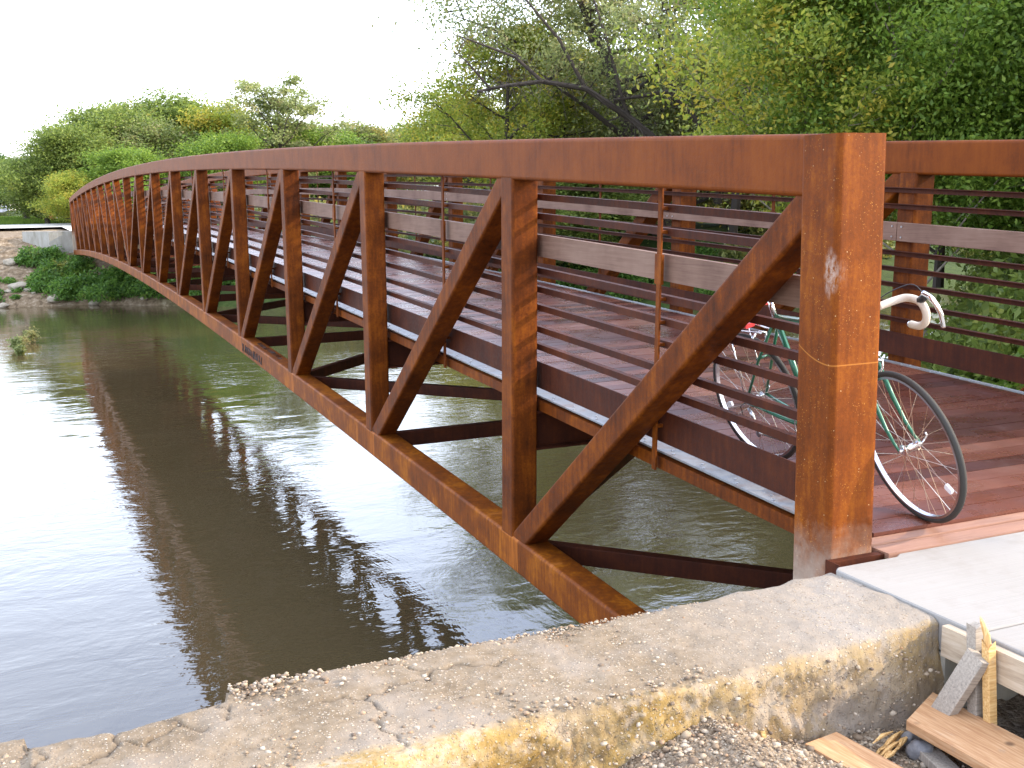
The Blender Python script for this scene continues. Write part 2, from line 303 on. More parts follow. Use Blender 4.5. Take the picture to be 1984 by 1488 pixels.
# ------------------------------------------------------------------ mesh helpers
class MB:
    def __init__(s): s.v = []; s.f = []
    def add(s, V, F):
        o = len(s.v); s.v.extend([tuple(map(float, p)) for p in V]); s.f.extend([tuple(i+o for i in f) for f in F])
    def box(s, lo, hi, M4=None):
        V = [(x, y, z) for x in (lo[0], hi[0]) for y in (lo[1], hi[1]) for z in (lo[2], hi[2])]
        if M4 is not None: V = [tuple(M4 @ Vector(p)) for p in V]
        s.add(V, [(0, 1, 3, 2), (4, 6, 7, 5), (0, 4, 5, 1), (2, 3, 7, 6), (0, 2, 6, 4), (1, 5, 7, 3)])
    def rings(s, R, closed=False, cap=True):
        n = len(R[0]); V = [p for r in R for p in r]; F = []
        m = len(R)
        for i in range(m if closed else m-1):
            j = (i+1) % m
            for k in range(n):
                k2 = (k+1) % n; F.append((i*n+k, i*n+k2, j*n+k2, j*n+k))
        if cap and not closed: F.append(tuple(range(n-1, -1, -1))); F.append(tuple((m-1)*n+k for k in range(n)))
        s.add(V, F)
    def tube(s, pts, r, n=8, closed=False, squash=None):
        pts = [np.array(p, float) for p in pts]; m = len(pts)
        rs = r if hasattr(r, '__len__') else [r]*m
        R = []; prev = None
        for i, p in enumerate(pts):
            a = pts[(i-1) % m] if (closed or i > 0) else p; b = pts[(i+1) % m] if (closed or i < m-1) else p
            d = b-a; d = d/(np.linalg.norm(d)+1e-9)
            if prev is None:
                u = np.cross(d, (0, 0, 1.0)) if abs(d[2]) < .9 else np.cross(d, (1.0, 0, 0))
            else: u = prev-d*np.dot(prev, d)
            u = u/(np.linalg.norm(u)+1e-9); w = np.cross(d, u); prev = u
            R.append([p+rs[i]*(cos(t)*u+sin(t)*w) for t in np.linspace(0, 2*pi, n, endpoint=False)])
        s.rings(R, closed)
    def prism(s, A, B, xd, w, d, r=.015, seg=3, cap=True):
        "rounded box section from A to B; w along xd, d across"
        A = np.array(A, float); B = np.array(B, float); ax = B-A; ax /= np.linalg.norm(ax); xd = np.array(xd, float)
        xd = xd-ax*np.dot(xd, ax); xd /= np.linalg.norm(xd); yd = np.cross(ax, xd)
        prof = rrect(w, d, r, seg)
        s.rings([[A+xd*p+yd*q for p, q in prof], [B+xd*p+yd*q for p, q in prof]], cap=cap)
    def build(s, name, mat, parent=None, smooth=False):
        me = bpy.data.meshes.new(name); me.from_pydata(s.v, [], s.f); me.update()
        if smooth: me.polygons.foreach_set('use_smooth', [True]*len(me.polygons))
        me.materials.append(mat); o = bpy.data.objects.new(name, me); COL.objects.link(o)
        if parent is not None: o.parent = parent
        return o
def rrect(w, d, r, seg):
    P = []
    for cx, cy, a0 in ((w/2-r, d/2-r, 0), (-w/2+r, d/2-r, 90), (-w/2+r, -d/2+r, 180), (w/2-r, -d/2+r, 270)):
        for k in range(seg+1):
            a = radians(a0+90*k/seg); P.append((cx+r*cos(a), cy+r*sin(a)))
    return P
def empty(name, loc=(0, 0, 0)):
    o = bpy.data.objects.new(name, None); COL.objects.link(o); o.location = loc; o.empty_display_size = .2; return o
def tag(o, label, cat, group=None, kind=None):
    if label: o['label'] = label
    if cat: o['category'] = cat
    if group: o['group'] = group
    if kind: o['kind'] = kind
    return o
def fastmesh(name, V, F4, mat, parent=None, smooth=False):
    me = bpy.data.meshes.new(name); n = len(V); m = len(F4)
    me.vertices.add(n); me.vertices.foreach_set('co', np.asarray(V, np.float32).ravel())
    k = F4.shape[1]; me.loops.add(m*k); me.loops.foreach_set('vertex_index', np.asarray(F4, np.int32).ravel())
    me.polygons.add(m); me.polygons.foreach_set('loop_start', np.arange(0, m*k, k, dtype=np.int32)); me.polygons.foreach_set('loop_total', np.full(m, k, np.int32))
    if smooth: me.polygons.foreach_set('use_smooth', np.ones(m, bool))
    me.update(calc_edges=True); me.materials.append(mat)
    o = bpy.data.objects.new(name, me); COL.objects.link(o)
    if parent is not None: o.parent = parent
    return o

# ------------------------------------------------------------------ the bridge
NP_, PL, Y0 = 18, 3.3, .0256
LEN = NP_*PL; HC = .6704
ZT, HCH, ZB, HB, WP, WV, WW = 1.709, .253, -.940, .243, .2387, .193, 3.543
def cb(Y): t_ = Y/LEN; return 4*HC*t_*(1-t_)
def sl_(Y): return 4*HC*(1-2*Y/LEN)/LEN
def mp(x, Y, z): return np.array([x, Y-sl_(Y)*z, z+cb(Y)])
def sta(i): return Y0+i*PL
def sweep(mb, prof, Ya, Yb, n=54):
    mb.rings([[mp(x, Y, z) for x, z in prof] for Y in np.linspace(Ya, Yb, n)])
bridge = empty('footbridge', (0, 0, 0))
tag(bridge, 'long arched footbridge of rusty brown weathering steel trusses with a wooden deck over the river', 'bridge')
def mir(x, side): return x if side == 0 else WW-x
for side in (0, 1):
    X = lambda x: mir(x, side)
    xc = X(WV/2)
    def rp(w, h, zc, r=.022, seg=4): return [(xc+p, zc+q) for p, q in rrect(w, h, r, seg)]
    m = MB(); sweep(m, rp(WV, HCH, ZT-HCH/2), .17, LEN+.0, 80); m.build('top_chord', M['corten_chord'], bridge)
    m = MB(); sweep(m, rp(WV, HB, ZB-HB/2), .14, LEN+.0, 80); m.build('bottom_chord', M['corten_hot'], bridge)
    for e in (0, 1):
        ye = .0 if e == 0 else LEN+.06
        m = MB(); m.prism((X(WP/2-.002), ye+WP/2, -1.2), (X(WP/2-.002), ye+WP/2, ZT+.006), (1, 0, 0), WP+.004, WP, .026, 6)
        m.build('end_post', M['corten_post'], bridge)
    for i in range(1, NP_):
        Y = sta(i); m = MB()
        m.prism(mp(xc, Y, ZB-.03), mp(xc, Y, ZT-HCH+.03), (1, 0, 0), WV-.006, WV, .020, 4)
        m.build('vertical_post', M['corten'], bridge)
    for i in range(NP_):
        near = i < NP_//2
        a, b = (i, i+1) if near else (i+1, i)
        s_ = 1 if near else -1
        wa = WP if a in (0, NP_) else WV/2
        ya = sta(a)+s_*(wa-.02 if a in (0, NP_) else WV/2-.03); yb = sta(b)-s_*(WV/2+.075)
        A = mp(xc, ya, ZT-HCH+.0); B = mp(xc, yb, ZB-.0); d = (B-A)/np.linalg.norm(B-A)
        m = MB(); m.prism(A-d*.03, B+d*.07, (1, 0, 0), WV-.022, .155, .018, 4); m.build('diagonal_brace', M['corten'], bridge)
    # railing bars (small angles on the inner face), rub rail, toe plate
    xi = WV+.028
    for zc in (1.340, 1.216, .858, .733, .612, .465, .346):
        prof = [(xi, zc-.020), (xi+.006, zc-.020), (xi+.006, zc+.015), (xi+.038, zc+.015), (xi+.038, zc+.020), (xi, zc+.020)]
        prof = [(X(x), z) for x, z in prof]
        if side: prof = prof[::-1]
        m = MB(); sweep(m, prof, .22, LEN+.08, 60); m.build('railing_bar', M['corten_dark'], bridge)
    for k in range(NP_):
        ya, yb = sta(k)+(.0 if k else .22), sta(k+1)
        prof = [(X(x), z) for x, z in ((xi+.004, .953), (xi+.038, .953), (xi+.042, .957), (xi+.042, 1.092), (xi+.038, 1.096), (xi+.004, 1.096))]
        if side: prof = prof[::-1]
        m = MB(); sweep(m, prof, ya+.004, yb-.004, 4); ro = m.build('rub_rail', M['rub'], bridge)
        for yy_ in (ya+.05, yb-.05):
            if k > 6: break
            for z in (.985, 1.065):
                mm = MB(); c0 = mp(X(xi+.040), yy_, z); sg = 1 if side == 0 else -1
                mm.tube([c0, c0+np.array((sg*.007, 0, 0))], .008, 6); mm.build('bolt', M['bolt'], ro)
    prof = [(X(x), z) for x, z in ((xi+.004, .066), (xi+.012, .066), (xi+.012, .244), (xi+.004, .244))]
    if side: prof = prof[::-1]
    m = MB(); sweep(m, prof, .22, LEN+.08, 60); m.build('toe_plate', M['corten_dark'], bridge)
    # channel stringer below the deck edge
    xs = WV+.022
    prof = [(xs, -.085), (xs+.045, -.085), (xs+.045, -.078), (xs+.007, -.078), (xs+.007, -.022), (xs+.045, -.022), (xs+.045, -.015), (xs, -.015)]
    prof = [(X(x), z) for x, z in prof]
    if side: prof = prof[::-1]
    m = MB(); sweep(m, prof, .18, LEN+.1, 60); m.build('edge_channel', M['corten'], bridge)
    for k in range(NP_):
        Y = sta(k)+PL/2+.02; m = MB(); x0 = X(WV-.010)
        m.prism(mp(x0, Y, -.085), mp(x0, Y, ZT-HCH+.005), (1, 0, 0), .012, .040, .002, 1)
        m.prism(mp(x0, Y, .94), mp(x0, Y, 1.10), (1, 0, 0), .02, .066, .002, 1)
        for zc in (1.340, 1.216, .858, .733, .612, .465, .346, .16):
            m.prism(mp(X(WV-.006), Y, zc), mp(X(xi+.002), Y, zc), (0, 1, 0), .03, .02, .002, 1)
        m.build('baluster', M['corten'], bridge)
    # bolted galvanised plate along the deck edge
    m = MB(); prof = [(X(x), z) for x, z in ((xs+.010, .004), (xs+.145, .004), (xs+.145, .014), (xs+.010, .014))]
    if side: prof = prof[::-1]
    sweep(m, prof, .18, LEN+.1, 60); ep = m.build('deck_edge_plate', M['galv'], bridge)
    m = MB()
    for y_ in np.arange(.4, LEN, .30):
        for dx, dy in ((.03, 0), (.062, .06)):
            c0 = mp(X(xs+dx), y_+dy, .012); m.tube([c0, c0+np.array((0, 0, .008))], .008, 6)
    tag(m.build('bolt_row', M['bolt'], ep), None, None, kind='stuff')
# deck planks
rng = np.random.default_rng(5)
m = MB(); y = .12; pw = .140
while y < LEN+.05:
    x0, x1 = .34, WW-.34
    zt = .0225+rng.uniform(-.0012, .0012)
    a = [mp(x, yy_, z) for x in (x0, x1) for yy_, z in ((y, -.015), (y+pw-.005, -.015), (y+pw-.005, zt), (y, zt))]
    m.add(a, [(0, 3, 2, 1), (4, 5, 6, 7), (0, 4, 7, 3), (3, 7, 6, 2), (2, 6, 5, 1), (1, 5, 4, 0)])
    y += pw
m.build('deck', M['deck'], bridge)
m = MB()
for a, b, z in ((-.07, .035, .004), (.04, .115, .012)):
    m.box((.255, a, -.02), (WW-.255, b, z))
m.build('deck_end_board', M['deck_pale'], bridge)
# floor beams, cross struts, lateral braces
for i in range(1, NP_):
    Y = sta(i); m = MB(); t_ = .012
    for z0, z1, hw in ((-.105, -.090, .075), (-.36, -.345, .075), (-.345, -.105, .006)):
        V = [mp(x, Y+dy, z) for x in (WV-.01, WW-WV+.01) for dy in (-hw, hw) for z in (z0, z1)]
        m.add(V, [(0, 1, 3, 2), (4, 6, 7, 5), (0, 4, 5, 1), (2, 3, 7, 6), (0, 2, 6, 4), (1, 5, 7, 3)])
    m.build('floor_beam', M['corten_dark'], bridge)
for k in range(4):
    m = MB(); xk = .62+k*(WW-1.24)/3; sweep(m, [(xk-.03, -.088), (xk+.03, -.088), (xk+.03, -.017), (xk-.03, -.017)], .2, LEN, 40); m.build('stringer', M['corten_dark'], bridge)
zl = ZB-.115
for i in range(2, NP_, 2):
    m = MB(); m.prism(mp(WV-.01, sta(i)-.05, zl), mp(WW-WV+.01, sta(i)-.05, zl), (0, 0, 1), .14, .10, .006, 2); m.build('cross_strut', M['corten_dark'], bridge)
for i in range(1, NP_, 2):
    for j in (i-1, i+1):
        if j > NP_: continue
        A = mp(WV-.02, sta(i)+(.10 if j > i else -.10), zl); B = mp(WW-WV+.02, sta(j)+(-.10 if j > i else .14), zl)
        m = MB(); m.prism(A, B, (0, 0, 1), .125, .09, .006, 2); m.build('lateral_brace', M['corten_dark'], bridge)
# dark scribbled tag on the bottom chord
m = MB(); rg = np.random.default_rng(9)
for z0, y_a, y_b in ((ZB-.13, 11.6, 13.0),):
    for y_ in np.arange(y_a, y_b, .085):
        p1 = mp(-.0035, y_, z0-.045-rg.uniform(0, .02)); p2 = mp(-.0035, y_+rg.uniform(-.04, .07), z0+.03+rg.uniform(0, .025))
        m.tube([p1, (p1+p2)/2+np.array((0, rg.uniform(-.03, .03), 0)), p2], .0075, 5)
for y_ in np.arange(10.9, 12.3, .09):
    p1 = mp(.075+rg.uniform(-.01, .01), y_, ZB+.002); p2 = mp(.125+rg.uniform(-.01, .02), y_+rg.uniform(-.05, .05), ZB+.002); m.tube([p1, p2], .0075, 5)
m.build('scribbled_paint', M['paintdark'], bridge)
# steel angle at the foot of the near post
m = MB(); m.box((-.012, -.045, -.12), (.255, -.037, -.004)); m.box((-.012, -.037, -.012), (.255, -.004, -.004)); m.box((-.018, -.09, -.12), (-.012, -.004, -.0))
m.build('bearing_angle', M['corten_dark'], bridge)

# ------------------------------------------------------------------ abutment, wall, pavement
def fbm(p, o=5): return noise.fractal(Vector(p), .9, 2.1, o)
cracks = [[(-3.04, -.05), (-3.04, -.15), (-3.02, -.36), (-3.05, -.6)], [(-2.82, -.2), (-2.79, -.29), (-2.9, -.42), (-2.96, -.62)], [(-2.79, -.29), (-2.74, -.36), (-2.64, -.3), (-2.69, -.21)],
          [(-2.47, -.05), (-2.49, -.17), (-2.47, -.24)], [(-2.2, -.33), (-2.05, -.33), (-1.89, -.3), (-1.8, -.24), (-1.95, -.13)], [(-2.05, -.33), (-2.08, -.48), (-2.08, -.71)],
          [(-1.8, -.24), (-1.65, -.29), (-1.54, -.25)], [(-2.47, -.24), (-2.55, -.34), (-2.64, -.3)]]
def crackd(X_, Y_):
    "smallest distance to a crack, with a little wander"
    x = X_+.018*np.sin(Y_*31+X_*12)+.008*np.sin(Y_*83); y = Y_+.018*np.sin(X_*27+1)+.008*np.sin(X_*77)
    D = np.full(X_.shape, 9.0)
    for L in cracks:
        for (a0, a1), (b0, b1) in zip(L[:-1], L[1:]):
            dx, dy = b0-a0, b1-a1; t_ = np.clip(((x-a0)*dx+(y-a1)*dy)/(dx*dx+dy*dy), 0, 1)
            D = np.minimum(D, np.hypot(x-a0-t_*dx, y-a1-t_*dy))
    return D
def redge(x):
    k = [-6, -3.5, -3.2, -3.06, -3.045, -2.94, -2.8, -2.66, -2.50, -2.478, -2.462, -2.30, -1.9, -1.2, -.6, .0]
    v_ = [-.10, -.13, -.105, -.11, -.205, -.188, -.215, -.19, -.155, -.15, -.072, -.062, -.068, -.075, -.072, -.07]
    return float(np.interp(x, k, v_))+.012*fbm((x*7, 3.1, 0), 4)
NX = 620; xsn = np.linspace(-5.2, -.0655, NX)
rows = 96; V = np.zeros((NX, rows, 3)); CR = np.zeros((NX, rows))
for a, x in enumerate(xsn):
    e = redge(x); crest = -.69-.02*fbm((x*3, 7, 0), 4)-.0*x
    if x < -1.7: crest -= (-1.7-x)*.22
    foot = -.745-.03*fbm((x*2.2, 1, 5), 5)-max(0, -1.7-x)*.3
    for b in range(rows):
        if b < 6:   # river face
            z = [-4.2, -3.0, -1.5, -.6, -.2, -.085][b]; V[a, b] = (x, e+.012*fbm((x*5, z*5, 2)), z)
        elif b < 70:
            t_ = (b-6)/63; y = e+(crest-e)*t_; d_ = min(t_*abs(crest-e), (1-t_)*abs(crest-e))
            z = -.040+.028*float(np.clip((x+.75)/.65, 0, 1))-.022*math.exp(-d_/.018)+.010*fbm((x*2.1, y*2.1, 0), 4)+.006*fbm((x*11, y*11, 4), 5)
            z -= .012*(x < -3.045)
            V[a, b] = (x, y, z)
        else:
            t_ = (b-69)/26; z = -.07-.50*t_; y = crest+(foot-crest)*(t_**.8)+.022*fbm((x*3.5, z*6, 9), 6)+.008*fbm((x*17, z*24, 2), 4)+.007*fbm((x*50, z*50, 2), 3)
            V[a, b] = (x, y-.0, z)
D = crackd(V[:, :, 0], V[:, :, 1]); top = np.zeros_like(D); top[:, 5:74] = 1
V[:, :, 2] -= top*.012*np.exp(-(D/.0050)**2); CR = .75*top*np.exp(-(D/.0048)**2)
idx = np.arange(NX*rows).reshape(NX, rows)
F = np.stack([idx[:-1, :-1], idx[1:, :-1], idx[1:, 1:], idx[:-1, 1:]], -1).reshape(-1, 4)
wall = fastmesh('concrete_wall', V.reshape(-1, 3), F, M['oldcon'], None, True)
at_ = wall.data.attributes.new('crack', 'FLOAT', 'POINT'); at_.data.foreach_set('value', CR.ravel().astype(np.float32))
tag(wall, 'low crumbling old concrete wall along the river edge with cracked top and ochre stained side', 'wall')

m = MB(); m.box((-.0655, -.72, -4.2), (WW+.35, -.075, -.135)); m.box((-.30, -.078, -4.2), (WW+.3, .46, -1.21))
tag(m.build('bridge_abutment', M['cast']), 'pale concrete abutment carrying the near end of the footbridge under the path', 'abutment')
# pavement slabs (path)
def bevslab(m, x0, x1, y0, y1, z1, z0=-.125, r=.006):
    R = []
    for z, i in ((z0, 0), (z1-r, 0), (z1-r*.3, r*.3), (z1, r)):
        R.append([(x0+i, y0+i, z), (x1-i, y0+i, z), (x1-i, y1-i, z), (x0+i, y1-i, z)])
    m.rings(R)
m = MB(); SX = WW+.35
OUT = [(-.062, -.855), (SX, -.855), (SX, -.078), (.300, -.078), (.262, -.104), (-.040, -.104), (-.062, -.125)]
m.rings([[(x, y, -.125) for x, y in OUT], [(x, y, -.005) for x, y in OUT], [(x*.999+.004*(1 if x < 1 else -1), y+(.004 if y < -.5 else -.004), 0) for x, y in OUT]])
for k in range(5): bevslab(m, -.062, SX, -.862-1.5*(k+1), -.862-1.5*k-.004, 0)
tag(m.build('path', M['slab']), None, None, kind='structure')

# foreground ground, a real heightfield of stony dirt
nx, ny = 260, 200; xs_ = np.linspace(-5, .45, nx); ys_ = np.linspace(-3.4, -.60, ny)
V = np.zeros((nx, ny, 3))
for i, x in enumerate(xs_):
    base = float(np.interp(x, [-5, -3.2, -2.4, -1.7, -1.39, -1.2, -1.05, -.93, -.78, -.5, -.3, 0], [-.16, -.16, -.18, -.24, -.26, -.20, -.165, -.22, -.30, -.36, -.375, -.37]))
    for j, y in enumerate(ys_):
        z = base*(1+.02*(y+.74))+.030*fbm((x*2.5, y*2.5, 3), 4)+.016*fbm((x*13, y*13, 3), 5)
        V[i, j] = (x, y, z)
idx = np.arange(nx*ny).reshape(nx, ny); F = np.stack([idx[:-1, :-1], idx[1:, :-1], idx[1:, 1:], idx[:-1, 1:]], -1).reshape(-1, 4)
tag(fastmesh('ground', V.reshape(-1, 3), F, M['gravelbed'], None, True), None, None, kind='structure')
def gz(x, y):
    i = int(np.clip(round((x+5)/5.45*(nx-1)), 0, nx-1)); j = int(np.clip(round((y+3.4)/2.8*(ny-1)), 0, ny-1)); return float(V[i, j, 2])
GV = V

# loose gravel, uncountable small stones: one object
ico_v = np.array([(0, 0, 1), (.894, 0, .447), (.276, .851, .447), (-.724, .526, .447), (-.724, -.526, .447), (.276, -.851, .447), (.724, .526, -.447), (-.276, .851, -.447), (-.894, 0, -.447), (-.276, -.851, -.447), (.724, -.526, -.447), (0, 0, -1)])
ico_f = np.array([(0, 1, 2), (0, 2, 3), (0, 3, 4), (0, 4, 5), (0, 5, 1), (1, 6, 2), (2, 7, 3), (3, 8, 4), (4, 9, 5), (5, 10, 1), (1, 10, 6), (2, 6, 7), (3, 7, 8), (4, 8, 9), (5, 9, 10), (6, 11, 7), (7, 11, 8), (8, 11, 9), (9, 11, 10), (10, 11, 6)])
def stones(C_, R_, rg):
    n = len(C_); v = ico_v[None]*(1+rg.uniform(-.36, .30, (n, 12, 1))); v = v*np.stack([rg.uniform(.7, 1.25, n), rg.uniform(.7, 1.25, n), rg.uniform(.45, .85, n)], -1)[:, None]
    a = rg.uniform(0, 2*pi, n); c, s = np.cos(a), np.sin(a)
    x = v[:, :, 0]*c[:, None]-v[:, :, 1]*s[:, None]; y = v[:, :, 0]*s[:, None]+v[:, :, 1]*c[:, None]
    v = np.stack([x, y, v[:, :, 2]], -1)*R_[:, None, None]+C_[:, None]
    F = (ico_f[None]+12*np.arange(n)[:, None, None]).reshape(-1, 3); return v.reshape(-1, 3), F
rg = np.random.default_rng(3)
C_ = []; R_ = []
for k in range(16000):     # on the dirt
    x = rg.uniform(-3.6, -.12); y = -.66-rg.exponential(.30)
    if y < -2.4: continue
    r = .0016+rg.exponential(.0026); r = min(r, .017); C_.append((x, y, gz(x, y)+r*.25)); R_.append(r)
for k in range(11000):    # on the wall top, thickest near the river edge and the left
    x = rg.uniform(-3.6, -.15)
    if rg.random() > (.25+.75*np.clip((-.5-x)/1.2, 0, 1)): continue
    e = -.078 if x > -2.455 else -.225
    y = e-.008-(rg.exponential(.05) if rg.random() < .55 else rg.uniform(0, .58)); 
    if y < -.68: continue
    r = .0014+rg.exponential(.0017); r = min(r, .010); C_.append((x, y, -.046-(.014 if x < -2.46 else 0)+r*.25)); R_.append(r)
for k in range(900):     # bits standing proud of the rough landward face
    x = rg.uniform(-2.6, -.10); t_ = rg.random(); z = -.07-.30*t_
    y = -.69+(-.745+.69)*(t_**.8)*1.15-.010; r = .0016+rg.exponential(.0026); r = min(r, .014); C_.append((x, y, z)); R_.append(r)
for k in range(260):      # larger bits lying on the left part of the wall
    x = rg.uniform(-2.5, -1.0); y = -.70+abs(rg.normal(0, .14)); r = rg.uniform(.004, .0095)
    if y < -.12: C_.append((x, y, -.044+r*.3)); R_.append(r)
for k in range(260):      # rubble heap at the broken corner
    x = max(rg.normal(-2.34, .09), -2.45); y = -.085-abs(rg.normal(0, .07)); r = rg.uniform(.003, .011); C_.append((x, y, -.044+rg.uniform(-.01, .018))); R_.append(r)
sv, sf = stones(np.array(C_), np.array(R_), rg)
tag(fastmesh('gravel', sv, sf, M['stones']), 'loose gravel and crumbled concrete bits along the wall and dirt', 'gravel', kind='stuff')

# cobbles
def rock(name, loc, size, mat, seed, label, cat='stone', group=None, rot=0):
    import bmesh
    bm = bmesh.new(); bmesh.ops.create_icosphere(bm, subdivisions=3, radius=1)
    for v in bm.verts:
        p = v.co; n_ = noise.fractal(p*1.1+Vector((seed*3.7, seed, 0)), .8, 2, 4); v.co = p*(1+.30*n_); 
    for v in bm.verts:
        x, y, z = v.co.x*size[0], v.co.y*size[1], v.co.z*size[2]; v.co = (x*cos(rot)-y*sin(rot), x*sin(rot)+y*cos(rot), z)
    me = bpy.data.meshes.new(name); bm.to_mesh(me); bm.free(); me.polygons.foreach_set('use_smooth', [True]*len(me.polygons)); me.materials.append(mat)
    o = bpy.data.objects.new(name, me); COL.objects.link(o); o.location = loc; return tag(o, label, cat, group)
rock('cobble', (-.80, -.835, -.315), (.062, .042, .034), M['cobble_tan'], 1, 'rounded brownish stone on the dirt beside the end of the short offcut', rot=.3)
rock('cobble', (-.315, -.825, -.348), (.034, .026, .024), M['cobble'], 2, 'small pale blue grey cobble touching the splintered orange wood', rot=.4)
rock('cobble', (-.345, -.905, -.345), (.036, .048, .036), M['cobble'], 3, 'larger blue grey cobble half under the wide plank', rot=.2)
rock('cobble', (-.55, -.78, -.345), (.034, .02, .018), M['cobble_tan'], 4, 'small white stone tucked behind the short offcut', rot=.7)
rock('cobble', (.0, -.93, -.37), (.05, .035, .03), M['cobble_tan'], 5, 'grey stone under the form board right of the stakes')
rock('cobble', (-.10, -.80, -.35), (.045, .04, .03), M['limestone'], 6, 'pale chunk in the shaded hollow where wall and form board meet')

# timber
def plank(name, A, B, up, w, th, mat, label, cat, jag=0, seed=1, r=.002, skew=0):
    "board from A to B, thickness th along up, width w"
    rg = np.random.default_rng(seed); A = np.array(A, float); B = np.array(B, float); ax = B-A; L = np.linalg.norm(ax); ax /= L
    up = np.array(up, float); up -= ax*np.dot(up, ax); up /= np.linalg.norm(up); sdv = np.cross(up, ax)
    Mx = Matrix(((sdv[0], ax[0], up[0], A[0]), (sdv[1], ax[1], up[1], A[1]), (sdv[2], ax[2], up[2], A[2]), (0, 0, 0, 1)))
    m = MB(); prof = rrect(w, th, r, 2); ny_ = 10; R = []
    for k in range(ny_+1):
        t_ = k/ny_; R.append([(p+.0015*rg.normal()*0, t_*L, q) for p, q in prof])
    R[0] = [(p, y_+skew*p, q) for p, y_, q in R[0]]
    if jag:
        for (i, (p, y_, q)) in enumerate(R[-1]): R[-1][i] = (p, y_+jag*rg.uniform(-1, .6), q)
    m.rings(R); o = m.build(name, mat); o.matrix_world = Mx; return tag(o, label, cat)
plank('form_board', (-.0845, -.735, -.068), (-.0845, -4.2, -.068), (1, 0, 0), .112, .036, M['formwood'], 'long weathered form board on edge along the new pavement slab', 'board')
plank('stake', (-.137, -.965, -.62), (-.128, -.903, .050), (1, 0, 0), .040, .034, M['greywood'], 'grey upright wooden stake with broken top against the form board', 'stake', .018, 4)
plank('stake', (-.138, -1.03, -.60), (-.130, -.968, .015), (1, 0, 0), .030, .034, M['splinter'], 'split orange half of the broken stake standing beside its grey half', 'stake', .03, 8)
m = MB(); m.tube([(-.131, -.966, .0), (-.134, -.962, .04), (-.140, -.945, .082), (-.135, -.932, .095)], [.013, .011, .007, .002], 6); tag(m.build('wood_splinter', M['splinter']), 'bright splinter curling off the top of the broken stake', 'splinter')
plank('prop_board', (-.28, -.775, -.50), (-.155, -.955, -.030), (-.75, -.1, .35), .075, .038, M['greywood'], 'short grey two by four leaning on the broken stake', 'board', 0, 5)
plank('plank', (-.262, -.812, -.262), (-.235, -1.75, -.27), (.0, 0, 1), .238, .034, M['pine'], 'wide warm brown plank lying loose across the dirt in the corner', 'plank', 0, 6, skew=-.5)
plank('offcut', (-.650, -.775, -.318), (-.565, -1.35, -.335), (0, 0, 1), .150, .050, M['pine'], 'short light two by four offcut lying at the foot of the stained wall', 'offcut', 0, 7)
plank('offcut', (-.335, -.93, -.345), (-.43, -1.35, -.36), (0, 0, 1), .07, .03, M['greywood'], 'grey wood scrap half hidden beneath the wide plank', 'offcut', .01, 9)
m = MB(); rg = np.random.default_rng(31)
for k in range(16):
    a = np.array((-.30, -.785, -.345))+rg.normal(0, .018, 3)*(1, 1, .5); b = np.array((-.51, -.90, -.335))+rg.normal(0, .022, 3)*(1, 1, .6)
    t0, t1 = sorted(rg.uniform(0, 1, 2)); t0 *= .5; t1 = .5+t1*.5; p, q = a+(b-a)*t0, a+(b-a)*t1; m.tube([p, (p+q)/2+rg.normal(0, .004, 3), q], [.002, .0075, .002], 5)
tag(m.build('splintered_wood', M['splinter']), 'frayed orange splintered wood scrap beside the blue grey cobbles', 'scrap')
m = MB(); m.tube([(-.79, -.60, -.215), (-.815, -.65, -.25), (-.85, -.73, -.262), (-.875, -.80, -.285)], [.004, .011, .012, .004], 6)
tag(m.build('stick', M['splinter']), 'thin broken stick lying on gravel below the wall', 'stick')

# ------------------------------------------------------------------ terrain and water
def yn(x):  # near shoreline
    return -.6 if x < 5.0 else float(np.interp(x, [5, 8, 10, 14, 22, 40, 90], [-.6, 6.5, 9.5, 13, 20, 27, 34]))
def yf(x):
    return float(np.interp(x, [-60, -6, 0, 7, 14, 20, 26, 40, 90], [58, 54.5, 53.5, 47.5, 43, 37, 34, 38, 48]))
def hgt(x, y):
    if y < yn(x):
        d = yn(x)-y
        if x < 4.3:
            return -.62 if d > .3 else -4.2
        zz = -3.5+min(d, 2.6)/2.6*2.9; return zz+.10*fbm((x*.4, y*.4, 1))
    if y > yf(x):
        d = y-yf(x); z = float(np.interp(d, [0, .8, 3.5, 6, 8, 30, 60, 200], [-3.45, -2.9, -2.15, -1.15, -.25, -.02, .3, 1.2]))
        if x < 5.2 and y > 61 and y < 100: z = min(z, -.06+.004*(y-61)) 
        return z+.12*fbm((x*.5, y*.5, 1))*min(1, d/4)*(0.3 if y > 60 else 1)
    d = min(y-yn(x), yf(x)-y); return -3.5-min(d, 2)*.4
X_ = np.unique(np.concatenate([np.linspace(-90, -6, 25), np.linspace(-6, 12, 91), np.linspace(12, 45, 60), np.linspace(45, 160, 24)]))
Y_ = np.unique(np.concatenate([np.linspace(-40, -4, 12), np.linspace(-4, 30, 80), np.linspace(30, 64, 110), np.linspace(64, 110, 50), np.linspace(110, 700, 30)]))
V = np.array([[(x, y, hgt(x, y)) for y in Y_] for x in X_]); a, b = len(X_), len(Y_)
idx = np.arange(a*b).reshape(a, b); F = np.stack([idx[:-1, :-1], idx[1:, :-1], idx[1:, 1:], idx[:-1, 1:]], -1).reshape(-1, 4)
tag(fastmesh('terrain', V.reshape(-1, 3), F, M['terrain'], None, True), None, None, kind='structure')
m = MB(); m.box((-90, -3, -3.32), (160, 75, -3.3)); m.v = [(x, y, z) for x, y, z in m.v]
tag(m.build('river_water', M['water']), None, None, kind='structure')
